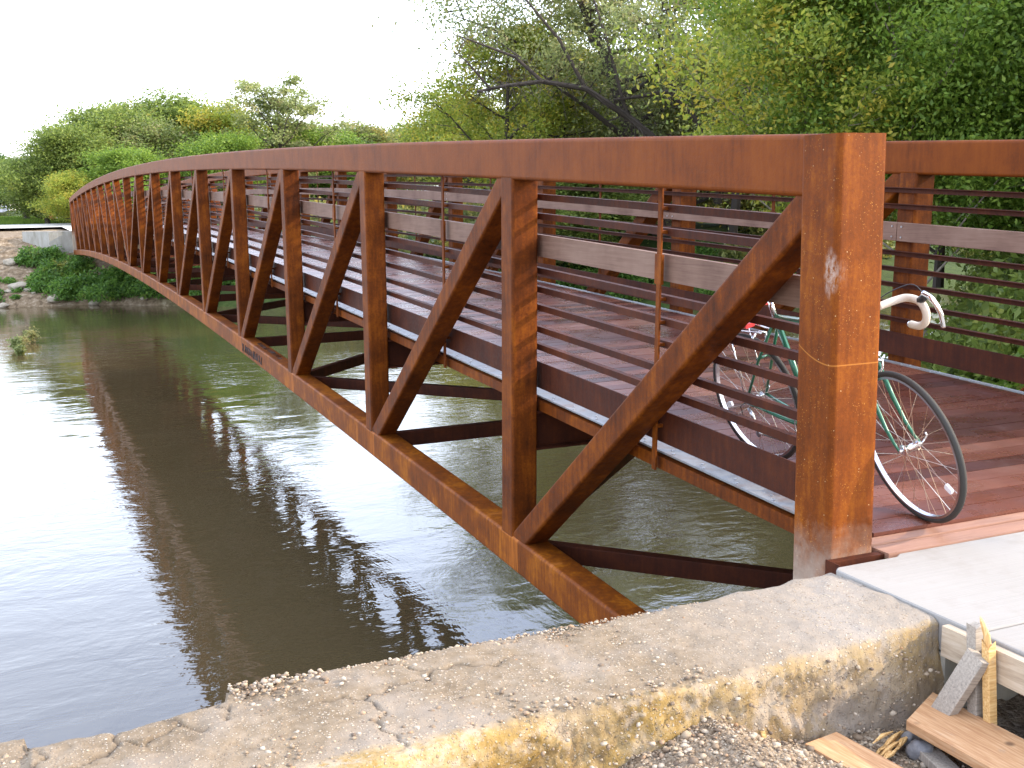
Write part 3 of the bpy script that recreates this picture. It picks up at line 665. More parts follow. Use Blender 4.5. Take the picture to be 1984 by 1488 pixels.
m = MB(); m.add([(-60, 71.5, .028), (8, 71.5, .028), (8, 81.5, .066), (-60, 81.5, .066)], [(0, 1, 2, 3)]); m.add([(.0, 60.31, .012), (3.6, 60.31, .012), (3.6, 71.49, .027), (.0, 71.49, .027)], [(0, 1, 2, 3)])
tag(m.build('far_road', M['road_far']), None, None, kind='structure')
m = MB(); m.add([(-60, 104, .75), (-3.3, 104, .75), (-2.4, 116, 1.0), (-2.6, 150, 1.3), (-60, 150, 1.3)], [(0, 1, 2, 3, 4)])
tag(m.build('parking_lot', M['asphalt']), None, None, kind='structure')
m = MB(); ng = 24; V = np.array([[(-30+30*i/ng, 152+20*j/ng, .6+4.6*sin(pi*j/ng)*min(1, (ng-i)/7)*(.8+.35*fbm((i*.4, j*.4, 0)))) for j in range(ng+1)] for i in range(ng+1)])
idx = np.arange((ng+1)**2).reshape(ng+1, ng+1); F = np.stack([idx[:-1, :-1], idx[1:, :-1], idx[1:, 1:], idx[:-1, 1:]], -1).reshape(-1, 4)
tag(fastmesh('bright_shape_standin', V.reshape(-1, 3), F, simple('pale_standin', (.60, .50, .36), .95, 0, 1, .2, .5), None, True), None, None, kind='structure')  # added mound standing in for an unidentified bright shape beyond the lot
# far abutment
m = MB()
m.box((-.66, 59.66, -3), (WW+.7, 60.3, .03)); m.box((.0, 59.2, -3), (WW, 59.66, -1.22))
m.rings([[(-.661, 59.66, z), (-.661, 60.05, z), (-2.1, 61.6, z), (-2.35, 61.4, z)] for z in (-2.6, .03)])
m.box((-1.12, 59.665, -3), (-.662, 60.05, .032))
tag(m.build('far_abutment', M['cast']), 'pale concrete abutment with wing wall at the far end of the footbridge', 'abutment')

# ------------------------------------------------------------------ trees
def make_leaves(C_, size, rg, jitter=0):
    n = len(C_); nrm = rg.normal(0, 1, (n, 3)); nrm[:, 2] += .6; nrm /= np.linalg.norm(nrm, axis=1)[:, None]
    r_ = rg.normal(0, 1, (n, 3)); u = np.cross(nrm, r_); u /= np.linalg.norm(u, axis=1)[:, None]; w = np.cross(nrm, u)
    s = size*rg.uniform(.6, 1.35, n)[:, None]
    V = np.stack([C_-u*s*.62, C_-w*s*.32-u*s*.05+nrm*s*.06, C_+u*s*.62, C_+w*s*.32-u*s*.05+nrm*s*.06], 1)
    return V.reshape(-1, 3), np.arange(n*4).reshape(n, 4)
def gen_tree(seed, H, Wd, nleaf, leaf, base=.18, lean=(0, 0), limbs=9, tw=5, spread=.5, sigma=.38, lobes=0, up=.45, trunk=None, fork=False):
    "tree of height H and half-width Wd: skeleton of tapered limbs and leaves gathered round the twigs"
    rg = np.random.default_rng(seed); br = MB(); tips = []; tr = trunk or H*.022
    P = [np.array((0, 0, -.4))]; 
    for k in range(1, 7):
        t_ = k/6; P.append(np.array((lean[0]*t_+rg.normal(0, .012*H)*t_, lean[1]*t_+rg.normal(0, .012*H)*t_, H*.80*t_)))
    R = [tr*(1.25 if k == 0 else 1)*(1-.82*k/6) for k in range(7)]
    br.tube(P, R, 8)
    def at_(t_):
        s = t_*6; i = min(int(s), 5); f = s-i; return P[i]*(1-f)+P[i+1]*f
    for i in range(limbs):
        t_ = base+(1-base)*(i+.5*rg.random())/limbs; p0 = at_(min(t_, .99)); a = i*2.4+rg.normal(0, .35)
        # crown profile: widest about 45% up
        q = (t_-base)/(1-base); reach = Wd*(.45+.75*sin(pi*min(1, .22+q*.78))**1.0)*rg.uniform(.72, 1.12)*(1-.35*q)
        rise = up*reach*rg.uniform(.5, 1.3)+.10*H*(1-q)
        e = p0+np.array((cos(a)*reach, sin(a)*reach, rise)); mid = (p0+e)/2+np.array((rg.normal(0, .07), rg.normal(0, .07), -.08*rg.random()))*reach
        lr = tr*.42*(1-.55*q); br.tube([p0, (p0+mid)/2+rg.normal(0, .03, 3)*reach, mid, (mid+e)/2+rg.normal(0, .04, 3)*reach, e], [lr, lr*.8, lr*.6, lr*.4, lr*.12], 6)
        for j in range(tw):
            s = .30+.70*(j+rg.random())/tw; b0 = mid*(1-(s-.5)*2)+e*(s-.5)*2 if s > .5 else p0*(1-s*2)+mid*s*2
            d = rg.normal(0, 1, 3); d[2] = abs(d[2])*.6+.1; d /= np.linalg.norm(d); L_ = reach*rg.uniform(.22, .48)
            c = b0+d*L_; mm_ = (b0+c)/2+rg.normal(0, .05, 3)*L_; br.tube([b0, mm_, c], [lr*.30, lr*.18, lr*.05], 4)
            for k in range(3):
                s2 = .35+.65*(k+rg.random())/3; c0 = b0+(c-b0)*s2; d2 = rg.normal(0, 1, 3); d2[2] += .2; d2 /= np.linalg.norm(d2); c1 = c0+d2*L_*rg.uniform(.25, .55)
                br.tube([c0, c1], [lr*.10, lr*.03], 3); tips.append(c1); tips.append((c0+c1)/2)
            tips.append(c)
        tips.append(e)
    for k in range(6): tips.append(P[-1]+rg.normal(0, .05, 3)*H*np.array((1, 1, .8))+np.array((0, 0, .06*H)))
    tips = np.array(tips); w = rg.gamma(1.3, 1, len(tips)); w /= w.sum(); pick = rg.choice(len(tips), nleaf, p=.55*w+.45/len(tips))
    C_ = tips[pick]+rg.normal(0, 1, (nleaf, 3))*sigma*(.55+.9*rg.random(len(tips)))[pick][:, None]*np.array((1, 1, .72))
    C_ = C_[C_[:, 2] > .02*H]
    return br, C_
PROTO = {}
def tree(key, loc, rot, sc, mat, bark, label, cat='tree', group=None, name='tree', extra=None, **kw):
    if key not in PROTO:
        ls = kw.pop('leaf'); br, C_ = gen_tree(leaf=ls, **kw); lv, lf = make_leaves(C_, ls, np.random.default_rng(kw['seed']+77))
        for e_ in (extra or []):
            n_ = len(e_[1]); pts_ = [np.array(q) for q in e_[1]]; br.tube(pts_, [e_[0]*(1-.75*i/(n_-1)) for i in range(n_)], 7)
            r3 = np.random.default_rng(kw['seed']+n_); add_ = []
            for i in range(1, n_):
                for k in range(22*len(e_[1])//5): 
                    b_ = pts_[i-1]+(pts_[i]-pts_[i-1])*r3.random(); c_ = b_+r3.normal(0, .55, 3); br.tube([b_, c_], [.013, .005], 3); add_.append(c_)
            add_ = np.array(add_); C_ = np.concatenate([C_, add_[r3.integers(0, len(add_), 15000)]+r3.normal(0, .42, (15000, 3))])
        a = br.build('trunk', M[bark]); b = fastmesh('crown', lv, lf, M[mat]); ma, mb_ = a.data, b.data
        bpy.data.objects.remove(a); bpy.data.objects.remove(b); PROTO[key] = (ma, mb_)
    ma, mb_ = PROTO[key]
    root = empty(name, loc); root.rotation_euler = (0, 0, rot); root.scale = sc if hasattr(sc, '__len__') else (sc,)*3
    for nm, me, mt in (('trunk', ma, bark), ('crown', mb_, mat)):
        o = bpy.data.objects.new(nm, me); COL.objects.link(o); o.parent = root
        if me.materials[0] != M[mt]: o.material_slots[0].link = 'OBJECT'; o.material_slots[0].material = M[mt]
    return tag(root, label, cat, group)
KB = dict(seed=11, H=9, Wd=3.6, nleaf=52000, leaf=.155, base=.06, limbs=18, tw=7, sigma=.52)
KB2 = dict(seed=23, H=9, Wd=3.8, nleaf=52000, leaf=.155, base=.05, limbs=17, tw=7, sigma=.56)
KO = dict(seed=37, H=9.6, Wd=3.0, nleaf=14000, leaf=.145, base=.12, limbs=19, tw=5, sigma=.24, up=1.15)
KS = dict(seed=41, H=9, Wd=2.6, nleaf=1900, leaf=.17, base=.25, limbs=14, tw=4, sigma=.22, up=1.2)
G = 'trees beyond the far bank'
def T(key, kw, x, y, h, wid, mat, bark, label, z=0, rot=0, group=G, name='tree', Hn=9, Wn=3.7):
    if y > 60 and x < 28 and Hn == 9: wid *= 1.22
    return tree(key, (x, y, z), rot, (wid/Wn, wid/Wn, h/Hn), mat, bark, label, 'tree', group, name, **dict(kw))
T('b1', KB, -1.6, 96, 5.0, 3.7, 'leaf_green', 'bark', 'dark green round tree at the far left edge beyond the grass', .3, 0)
T('b2', KB2, 4.2, 86, 9.0, 4.0, 'leaf_green', 'bark', 'rounded mid green tree left of the tallest locust crown', .1, 1.0)
T('b1', KB, 9.3, 90, 10.2, 5.0, 'leaf_green', 'bark', 'broad tall green crown standing above the left half of the bridge', .1, 2.2)
T('b2', KB2, .9, 76, 3.6, 1.7, 'leaf_yellow', 'bark', 'small yellow green tree at the grass edge by the far end of the bridge', .1, .7)
T('b1', KB, 12.8, 86, 9.2, 4.0, 'leaf_yellow', 'bark', 'yellow green crown between the broad green tree and the spiky tree', .1, 4.2)
T('o1', KO, 15.6, 80, 10.5, 4.6, 'leaf_pale_hazed', 'bark', 'open spiky tree with upswept branches against the white sky', .1, .5, Hn=9.6, Wn=3.3)
T('s1', KS, 24.5, 104, 8.0, 3.2, 'leaf_pale_hazed', 'bark_pale', 'sparse nearly bare tree right of the spiky tree', .2, 1.2, Wn=2.8)
T('s1', KS, 21, 98, 7.2, 3.0, 'leaf_pale_hazed', 'bark_pale', 'thin half leafless tree close against the spiky tree', .2, 3.2, Wn=2.8)
T('b2', KB2, 4.7, 76, 5.2, 2.6, 'leaf_fresh', 'bark', 'low fresh green tree just over the far end of the railing', .1, 3.3)
T('b1', KB, 21.5, 94, 7.4, 4.6, 'leaf_pale_hazed', 'bark', 'pale low crown beneath the spiky tree', .1, 5.0)
T('b2', KB2, 27.5, 103, 8.6, 4.6, 'leaf_olive', 'bark', 'low olive treetop showing under the sparse bare tree', .1, .2)
T('b1', KB, 33.5, 104, 9.0, 4.6, 'leaf_green', 'bark', 'low green treetop just left of the big overhanging trees', .1, 1.7)
T('b1', KB, -4.6, 128, 6.5, 3.2, 'leaf_dark', 'bark', 'dusky distant tree at the extreme left behind the parking lot', .8, 1.7)
T('b2', KB2, 7.0, 84, 7.6, 3.2, 'leaf_pale_hazed', 'bark', 'pale green crown nested between the rounded tree and the broad tall one', .1, 2.7)
T('b2', KB2, 11, 78, 6.4, 2.8, 'leaf_fresh', 'bark', 'fresh green low crown in front of the broad tall tree', .1, 5.7)
T('b2', KB2, 29.8, 80, 9.8, 4.0, 'leaf_yellow', 'bark', 'bright yellow green tree under the long overhanging limb', .1, 4.7)
T('b1', KB, 35.5, 82, 8.6, 4.4, 'leaf_olive', 'bark', 'olive tree right of the bright yellow green tree', .1, 3.7)
T('b2', KB2, 41, 77, 13.2, 6.2, 'leaf_olive', 'bark', 'large muted green crown behind the dark leaning limbs', .1, .9)
T('b1', KB, 47, 70, 12.5, 6.0, 'leaf_olive', 'bark', 'grey green crown behind the second big tree', .1, 2.9)

T('b1', KB, 25.0, 92, 8.0, 4.2, 'leaf_olive', 'bark', 'low olive crown under the sparse pale tree', .1, 2.4)
T('b2', KB2, 17.8, 84, 7.6, 4.2, 'leaf_fresh', 'bark', 'fresh green crown around the foot of the spiky tree', .1, 1.4)
T('b1', KB, 6.4, 92, 9.4, 4.0, 'leaf_olive', 'bark', 'olive crown peeping between the rounded and the broad green trees', .1, 5.4)
T('b2', KB2, 1.4, 82, 7.2, 3.0, 'leaf_green', 'bark', 'green tree stepping down left of the rounded one', .1, 2.1)
T('b1', KB, -.4, 84, 5.2, 2.4, 'leaf_green', 'bark', 'small green tree between the left edge and the yellow green one', .1, 3.1)
# big overhanging trees on the right-hand river bank
KA = dict(seed=52, H=15.5, Wd=7.2, nleaf=80000, leaf=.13, base=.14, limbs=17, tw=7, sigma=.62, lean=(-3.6, 1.8), trunk=.42, up=.30)
KC = dict(seed=67, H=16.5, Wd=6.2, nleaf=66000, leaf=.135, base=.16, limbs=17, tw=7, sigma=.62, lean=(1.5, -1.0), trunk=.40, up=.42)
G2 = 'big overhanging trees on the river bank'
tree('P', (18.6, 46.0, -.6), 0, (1.0, 1.0, 1.0), 'leaf_yellow', 'bark', 'airy yellowing tree whose thin top shows left of the dark leaning limbs', group=G2, seed=119, H=11.4, Wd=3.9, nleaf=30000, leaf=.135, base=.12, limbs=17, tw=6, sigma=.42, trunk=.2, up=.5)
tree('P', (23.0, 49.0, -.6), 2.0, (1.25, 1.25, .95), 'leaf_yellow', 'bark', 'yellow green crown glowing behind the crossing dark limbs', group=G2)
LIMBS = [(.20, [(25.6, 41.0, -1), (24.0, 39.6, 2.39), (22.2, 39.0, 3.86), (21.08, 39.0, 4.64), (19.02, 38.8, 5.71), (17.16, 39.0, 5.96), (15.68, 39.1, 5.78), (14.35, 39.0, 5.52)]),
    (.19, [(26.3, 40.0, 1), (25.85, 39.2, 2.38), (24.37, 38.8, 4.46), (22.95, 38.6, 5.66), (21.44, 38.7, 5.42), (20.22, 38.6, 5.26)]),
    (.13, [(23.2, 39.2, 5.2), (23.56, 39.4, 5.9), (23.37, 39.5, 7.22), (23.28, 39.5, 9.14), (22.52, 40, 10.78)]),
    (.20, [(26.4, 39, -.5), (25.92, 37.8, 2.32), (25.73, 37.4, 5.08), (26.36, 37.2, 6.14), (27.2, 37, 7.11), (26.7, 37, 8.44), (26.9, 37, 10.5)]),
    (.08, [(17.16, 39.0, 5.96), (16.04, 39.1, 6.89), (14.5, 39.0, 7.33), (13.64, 39.0, 7.59)]), (.05, [(14.9, 39.0, 5.63), (13.94, 39.0, 6.63), (13.41, 39.0, 7.0)]),
    (.08, [(19.02, 38.8, 5.71), (17.9, 38.9, 7.6), (16.4, 39, 9.2), (15.2, 39.3, 10.6)]), (.07, [(21.08, 39, 4.64), (20.1, 38.8, 7.4), (19.4, 39, 9.6), (18.2, 39.4, 11.4)])]
LIMBS = [(r_, [((x-25)/1.12, (y-42)/1.12, (z+1)/1.05) for x, y, z in q]) for r_, q in LIMBS]
tree('A', (25.0, 42.0, -1.0), 0, (1.12, 1.12, 1.05), 'leaf_pale_hazed', 'bark', 'big leaning tree with long dark limbs reaching left over the bridge', group=G2, extra=LIMBS, **KA)
tree('C', (29.6, 36.5, -1.0), .6, 1, 'leaf_olive', 'bark', 'tall dark limbed tree right of the leaning one behind the yellow green tree', group=G2, **KC)
T('b2', KB2, 33, 44, 11.5, 5.6, 'leaf_olive', 'bark', 'bushy turning crown filling the gap between the two big trees', -.6, 2.0, group=G2)
T('b1', KB, 36, 33, 13.0, 5.5, 'leaf_green', 'bark', 'deep green crown directly behind the rusty end post', -.6, 4.0, group=G2)
T('b2', KB2, 24.5, 47, 5.6, 4.6, 'leaf_olive', 'bark', 'low olive tree seen through the railing under the leaning tree', -1.0, 4.0, group=G2)
T('b1', KB, 19.5, 40.5, 4.4, 3.6, 'leaf_green', 'bark', 'low green tree at the water seen through the middle of the railing', -1.3, 4.6, group=G2)

# near trees behind the right truss
KM = dict(seed=83, H=7.4, Wd=2.5, nleaf=34000, leaf=.078, base=.22, limbs=14, tw=7, sigma=.27, lean=(-.3, .2), trunk=.055, up=.7)
KN = dict(seed=97, H=7.4, Wd=2.7, nleaf=58000, leaf=.072, base=.16, limbs=15, tw=7, sigma=.28, lean=(-.9, .5), trunk=.06, up=.7)
KD = dict(seed=101, H=7.6, Wd=3.0, nleaf=100000, leaf=.074, base=.06, limbs=18, tw=8, sigma=.33, trunk=.10, up=.35)
G3 = 'young trees beside the right truss'
tree('M', (9.9, 12.6, -1.2), 0, (1, 1, 1), 'leaf_yellow', 'bark_pale', 'slender yellow green young tree directly behind the rusty end post', group=G3, **KM)
tree('N', (11.0, 10.9, -1.2), 0, (1, 1, 1), 'leaf_fresh', 'bark_pale', 'young green tree with forked pale trunk right of the end post', group=G3, **KN)
tree('D', (12.6, 9.2, -1.0), 0, (1.0, 1.0, 1.1), 'leaf_fresh', 'bark', 'dense bright green tree at the right edge above the far truss', group=G3, **KD)
tree('D', (19.5, 19.5, -.6), 2, (1.25, 1.25, 1.35), 'leaf_dark', 'bark', 'shadowy dark green tree deep behind the forked young tree', group=G3, **KD)
tree('D', (15.5, 13.5, -.6), 4, (1.0, 1.0, .95), 'leaf_green', 'bark', 'mid green tree filling the space behind the dense right hand one', group=G3, **KD)
tree('N', (14.6, 17.6, -.8), 3, (1.2, 1.2, 1.0), 'leaf_green', 'bark', 'green tree behind the slender yellow green one', group=G3, **KN)
# more bank trees just outside the right of the view; they throw the dappled shade on the deck
tree('D', (13.6, 4.6, -.6), 1, (1.0, .95, 1.05), 'leaf_fresh', 'bark', 'dense green bank tree nearest the near end of the right truss', group=G3, **KD)
tree('D', (16.5, -.2, -.5), 5, (1.1, 1.0, 1.15), 'leaf_fresh', 'bark', 'dense green bank tree standing past the right edge of the path', group=G3, **KD)

for k, (x_, y_, s_, ky, kw_, mt_, lb_) in enumerate([
    (12.6, 1.6, 1.55, 'D', KD, 'leaf_fresh', 'leafy young tree closest to the deck corner on the right bank'),
    (9.6, 4.4, .62, 'D', KD, 'leaf_fresh', 'small bushy tree right behind the far railing'),
    (17.5, 5.6, 1.8, 'D', KD, 'leaf_green', 'tall green tree in the right bank grove nearest the river bend'),
    (20.5, 12.0, 2.0, 'D', KD, 'leaf_green', 'tall green tree at the upstream end of the right bank grove'),
    (25.0, 6.5, 2.2, 'D', KD, 'leaf_green', 'tallest green tree in the middle of the right bank grove'),
    (28.5, 15.0, 2.3, 'D', KD, 'leaf_green', 'big green tree deep in the right bank grove'),
    (36.0, 21.0, 2.4, 'D', KD, 'leaf_green', 'big green tree farthest back in the right bank grove')]):
    tree(ky, (x_, y_, -.9), k*1.3, s_, mt_, 'bark', lb_, group=G3, **kw_)
# undergrowth masses (uncountable): one object each
def bushes(name, spots, per, leaf, mat, label, seed, flat=.7):
    rg = np.random.default_rng(seed); C_ = []
    for (x, y, z, r) in spots:
        n = int(per*r*r); d = rg.normal(0, 1, (n, 3)); d /= np.linalg.norm(d, axis=1)[:, None]; d[:, 2] = abs(d[:, 2])
        rad = r*rg.uniform(.35, 1.0, n)**.6*(1+.25*np.sin(d[:, 0]*5+x*3)*np.cos(d[:, 1]*4+y))
        C_.append(np.array((x, y, z))+d*rad[:, None]*np.array((1, 1, flat))+rg.normal(0, .05*r, (n, 3)))
    lv, lf = make_leaves(np.concatenate(C_), leaf, rg); return tag(fastmesh(name, lv, lf, M[mat]), label, 'undergrowth', kind='stuff')
rg = np.random.default_rng(12); sp = []
for k in range(44):
    x = rg.uniform(-2.3, 6); y = yf(x)+rg.uniform(.7, 4.6)*(1 if x > -1 else 1.25); sp.append((x, y, hgt(x, y)-.1, rg.uniform(.7, 1.25)))
for k in range(14):
    x = rg.uniform(-4.6, -1.6); y = yf(x)+rg.uniform(.8, 3.4); sp.append((x, y, hgt(x, y)-.1, rg.uniform(.25, .55)))
for k in range(70):
    x = rg.uniform(4, 30); y = yf(x)+rg.uniform(.8, 6); sp.append((x, y, hgt(x, y)-.1, rg.uniform(.5, 1.2)))
bushes('far_bank_undergrowth', sp, 1500, .13, 'leaf_weed', 'tangled green weeds and brush covering the far river bank', 5)
sp = []
for k in range(120):
    x = rg.uniform(12, 60); y = yf(x)+rg.uniform(3, 34); sp.append((x, y, hgt(x, y)-.1, rg.uniform(1.0, 2.6)))
bushes('far_thicket', sp, 300, .26, 'leaf_olive', 'hazy olive thicket filling the view through the middle of the railing', 6)
sp = []
for k in range(210):
    x = rg.uniform(6.6, 15); y = yn(x)-abs(rg.normal(.3, 2.0)); sp.append((x, y, hgt(x, y)-.15, rg.uniform(.5, 1.3)))
bushes('near_bank_undergrowth', sp, 1000, .10, 'leaf_fresh', 'leafy green brush crowding the right truss behind its railing bars', 7, .95)
sp = []
for k in range(95):
    x = rg.uniform(9.5, 26); y = yn(x)-abs(rg.normal(.5, 3.5)); sp.append((x, y, hgt(x, y)-.2, rg.uniform(1.1, 2.2)))
bushes('bank_thicket', sp, 620, .13, 'leaf_green', 'tall leafy green thicket between the young trees beyond the right truss', 17, .95)
sp = []
for k in range(22):
    x = rg.uniform(6.5, 13); y = yn(x)-.3; sp.append((x, y+rg.uniform(-.4, .4), -3.4, rg.uniform(.3, .6)))
bushes('waterside_weeds', sp, 1500, .08, 'leaf_weed', 'yellow green weeds trailing into the river below the deck', 8)
# grass tufts on the far verge
rg = np.random.default_rng(21); n = 16000; x = rg.uniform(-14, 5, n); y = rg.uniform(84, 104, n); z = np.array([hgt(a_, b_) for a_, b_ in zip(x, y)])
hh = rg.uniform(.12, .35, n); dx = rg.normal(0, .06, n); w_ = rg.uniform(.02, .05, n)
V = np.stack([np.stack([x-w_, y, z-.05], -1), np.stack([x+w_, y, z-.05], -1), np.stack([x+dx, y+dx, z+hh], -1)], 1).reshape(-1, 3)
tag(fastmesh('grass', V, np.arange(3*n).reshape(n, 3), leafmat('grass_blades', [(.07, .13, .015), (.13, .22, .025), (.22, .30, .05)])), 'bright mown grass strip beyond the far dirt track', 'grass', kind='stuff')
# dry dirt patches / rubble on the far bank
rg = np.random.default_rng(22)
rocks = [(-2.75, 56.0, .42), (-3.25, 55.6, .16), (-2.35, 55.6, .18), (-1.2, 54.3, .36), (.45, 53.4, .26), (-3.5, 54.4, .22), (-3.0, 59.2, .34), (2.6, 51.9, .2), (-2.1, 55.2, .12)]
base = None
for k, (x, y, r) in enumerate(rocks):
    o = rock('bank_rock', (x, y, hgt(x, y)+r*.12), (r*rg.uniform(.9, 1.3), r, r*rg.uniform(.5, .7)), M['limestone'], 20+k, 'pale broken rock lying on the far river bank', 'rock', 'pale rocks along the far waterline', rot=rg.uniform(0, 3))
# little leafy plants standing in the shallows at the left
for k, (x, y, s) in enumerate([(-2.55, 39.2, .34), (-2.85, 38.2, .26), (-3.05, 37.0, .32), (-2.95, 35.8, .22)]):
    rg = np.random.default_rng(60+k); root = empty('water_plant', (x, y, -3.32)); C_ = rg.normal(0, 1, (420, 3))*np.array((.32, .32, .30))*s+np.array((0, 0, s*.8))
    C_ = C_[C_[:, 2] > .02]; lv, lf = make_leaves(C_, .085, rg); fastmesh('foliage', lv, lf, M['leaf_pale_hazed'], root)
    m = MB()
    for j in range(7): m.tube([(rg.normal(0, .04), rg.normal(0, .04), -.1), (rg.normal(0, .14)*s, rg.normal(0, .14)*s, s)], [.008, .004], 4)
    m.build('stem', M['leaf_weed'], root)
    tag(root, 'small leafy green plant standing in the shallow water at the left edge of the river', 'plant', 'leafy plants standing in the shallows')
# distant small car and the red and white litter at the wood's edge
car = empty('parked_car', (-4.7, 132, 1.28)); car.rotation_euler = (0, 0, .35)
m = MB()
sec = [(-2.1, .35, .75, .78), (-2.0, .28, .95, .84), (-1.1, .25, 1.0, .86), (-.55, .25, 1.42, .74), (.6, .25, 1.45, .74), (1.3, .25, 1.02, .86), (2.05, .28, .9, .84), (2.15, .38, .7, .78)]
m.rings([[(x_, -w_, z0), (x_, -w_, min(z1, .95)), (x_, -w_*.86, z1), (x_, w_*.86, z1), (x_, w_, min(z1, .95)), (x_, w_, z0)] for x_, z0, z1, w_ in sec])
m.build('body', M['white'], car)
for x_ in (-1.35, 1.35):
    for y_ in (-.8, .8): m = MB(); m.tube([(x_, y_-.1, .32), (x_, y_+.1, .32)], .32, 16); m.build('wheel', M['blackp'], car)
m = MB(); m.box((-.75, -.70, 1.0), (.85, .70, 1.36)); m.box((-.7, -.79, 1.0), (.8, .79, 1.3)); m.build('window', M['blackp'], car)
tag(car, 'tiny white car parked on the grey lot at the far left', 'car')
for x_, y_, mt, nm, lb in ((.15, 92, 'red', 'red_litter', 'small red object lying on the grass at the foot of the far trees'), (.75, 92.4, 'white', 'white_litter', 'small white object beside the red one on the far grass')):
    zz = hgt(x_, y_); m = MB(); m.rings([[(a_*s_, b_*s_*.7, h_) for a_, b_ in ((-.3, -.2), (.3, -.22), (.34, .2), (-.28, .24))] for s_, h_ in ((1, 0), (1.15, .16), (.9, .34), (.5, .42))]); o = m.build(nm, M[mt]); o.location = (x_, y_, zz); tag(o, lb, 'litter')

# ------------------------------------------------------------------ bicycle (local: x forward, y left, z up, rear contact at origin)
bk = empty('bicycle', (.632, 1.285, .0225+cb(1.28)+.002))
hd = np.array((.045, -1.0, -.045)); hd /= np.linalg.norm(hd); lean = radians(14.5)
upv = np.array((-sin(lean), 0, cos(lean))); upv -= hd*np.dot(upv, hd); upv /= np.linalg.norm(upv); lf_ = np.cross(upv, hd)
bk.matrix_world = Matrix(((hd[0], lf_[0], upv[0], bk.location.x), (hd[1], lf_[1], upv[1], bk.location.y), (hd[2], lf_[2], upv[2], bk.location.z), (0, 0, 0, 1))) @ Matrix.Scale(1.055, 4)
tag(bk, 'green road bicycle with cream drop bars leaning inside the near truss by the end post', 'bicycle')
RW = .338; RA = (0, 0, RW); BB = (.43, 0, .275); ST = (.255, 0, .80); HT = (.80, 0, .825); HB_ = (.835, 0, .70); FX = (1.035, 0, RW)
m = MB(); T_ = m.tube
T_([BB, ST], .0145, 10); T_([ST, HT], .0135, 10); T_([BB, HB_], .0155, 10); T_([HB_, HT], .0175, 10)
for s in (-1, 1):
    T_([(BB[0]-.03, s*.022, BB[2]), (.2, s*.045, .305), (0, s*.062, RW)], [.011, .009, .007], 8)
    T_([(ST[0], s*.016, ST[2]-.02), (.12, s*.045, .56), (0, s*.062, RW)], [.008, .0075, .007], 8)
T_([(.43, -.035, .275), (.43, .035, .275)], .021, 12); T_([(.11, -.04, .575), (.11, .04, .575)], .006, 6)
fr = m.build('frame', M['green'], bk, True)
m = MB()
for q in ((.80, .825), (.835, .70)):
    pass
m.tube([(.797, 0, .836), (.793, 0, .85)], .019, 12); m.tube([(.838, 0, .690), (.841, 0, .677)], .019, 12); m.build('headset', M['chrome'], fr, True)
def make_wheel(parent, cx, front):
    w = empty('wheel', (cx, 0, RW)); w.parent = parent
    c = [(RW*0, 0, 0)]
    A = np.linspace(0, 2*pi, 73)[:-1]
    m = MB(); m.tube([((RW-.0135)*cos(a), 0, (RW-.0135)*sin(a)) for a in A], .0135, 10, True); m.build('tyre', M['tyre'], w, True)
    m = MB(); prof = [(-.010, .305), (.010, .305), (.0095, .318), (-.0095, .318)]
    m.rings([[(r*cos(a), y_, r*sin(a)) for y_, r in prof] for a in A], True); m.build('rim', M['alloy'], w)
    m = MB(); m.tube([(0, -.055, 0), (0, -.035, 0)], .008, 8); m.tube([(0, .035, 0), (0, .055, 0)], .008, 8); m.tube([(0, -.035, 0), (0, -.033, 0), (0, -.031, 0), (0, .031, 0), (0, .033, 0), (0, .035, 0)], [.024, .024, .013, .013, .024, .024], 14)
    m.tube([(0, .055, 0), (0, .065, 0), (.025, .07, .035), (.02, .07, .05)], .004, 6); m.build('hub', M['chrome'], w, True)
    m = MB()
    for k in range(32):
        a = 2*pi*k/32; s = 1 if k % 2 else -1; off = (.9 if (k//2) % 2 else -.9); y0 = s*.033
        m.tube([(.022*cos(a+off), y0, .022*sin(a+off)), (.307*cos(a), s*.004, .307*sin(a))], .0011, 4)
    m.build('spokes', M['steelwire'], w)
    m = MB(); ra = radians(-28 if front else 200); rc = np.array((.25*cos(ra), 0, .25*sin(ra))); u = np.array((cos(ra), 0, sin(ra))); v_ = np.array((-sin(ra), 0, cos(ra)))
    m.rings([[rc+u*p+v_*q+np.array((0, y_, 0)) for p, q in rrect(.042, .026, .006, 2)] for y_ in (-.006, .006)]); m.build('reflector', M['white'], w)
    return w
make_wheel(bk, 0, False)
# steered assembly: pivot at fork crown axis
stv = empty('fork_assembly', (0, 0, 0)); stv.name = 'fork'; 
# the fork object is a mesh; wheel, bar hang on the bicycle with the same turn
axd = np.array(HT)-np.array(HB_); axd /= np.linalg.norm(axd); ang = radians(-9)
RS = Matrix.Translation(Vector(HB_)) @ Matrix.Rotation(ang, 4, Vector(axd)) @ Matrix.Translation(-Vector(HB_))
bpy.data.objects.remove(stv)
m = MB(); crown = (.845, 0, .665)
for s in (-1, 1): m.tube([(.848, s*.034, .668), (.90, s*.045, .52), (.955, s*.048, .42), (1.0, s*.050, .365), (1.035, s*.052, RW)], [.0115, .011, .009, .007, .006], 8)
fk = m.build('fork', M['green'], bk, True); fk.matrix_local = RS
m = MB(); m.tube([(.846, -.045, .678), (.846, -.02, .684), (.846, .02, .684), (.846, .045, .678)], .015, 10); m.build('fork_crown', M['chrome'], fk, True)
fw = make_wheel(bk, 0, True); fw.matrix_local = RS @ Matrix.Translation(Vector(FX))
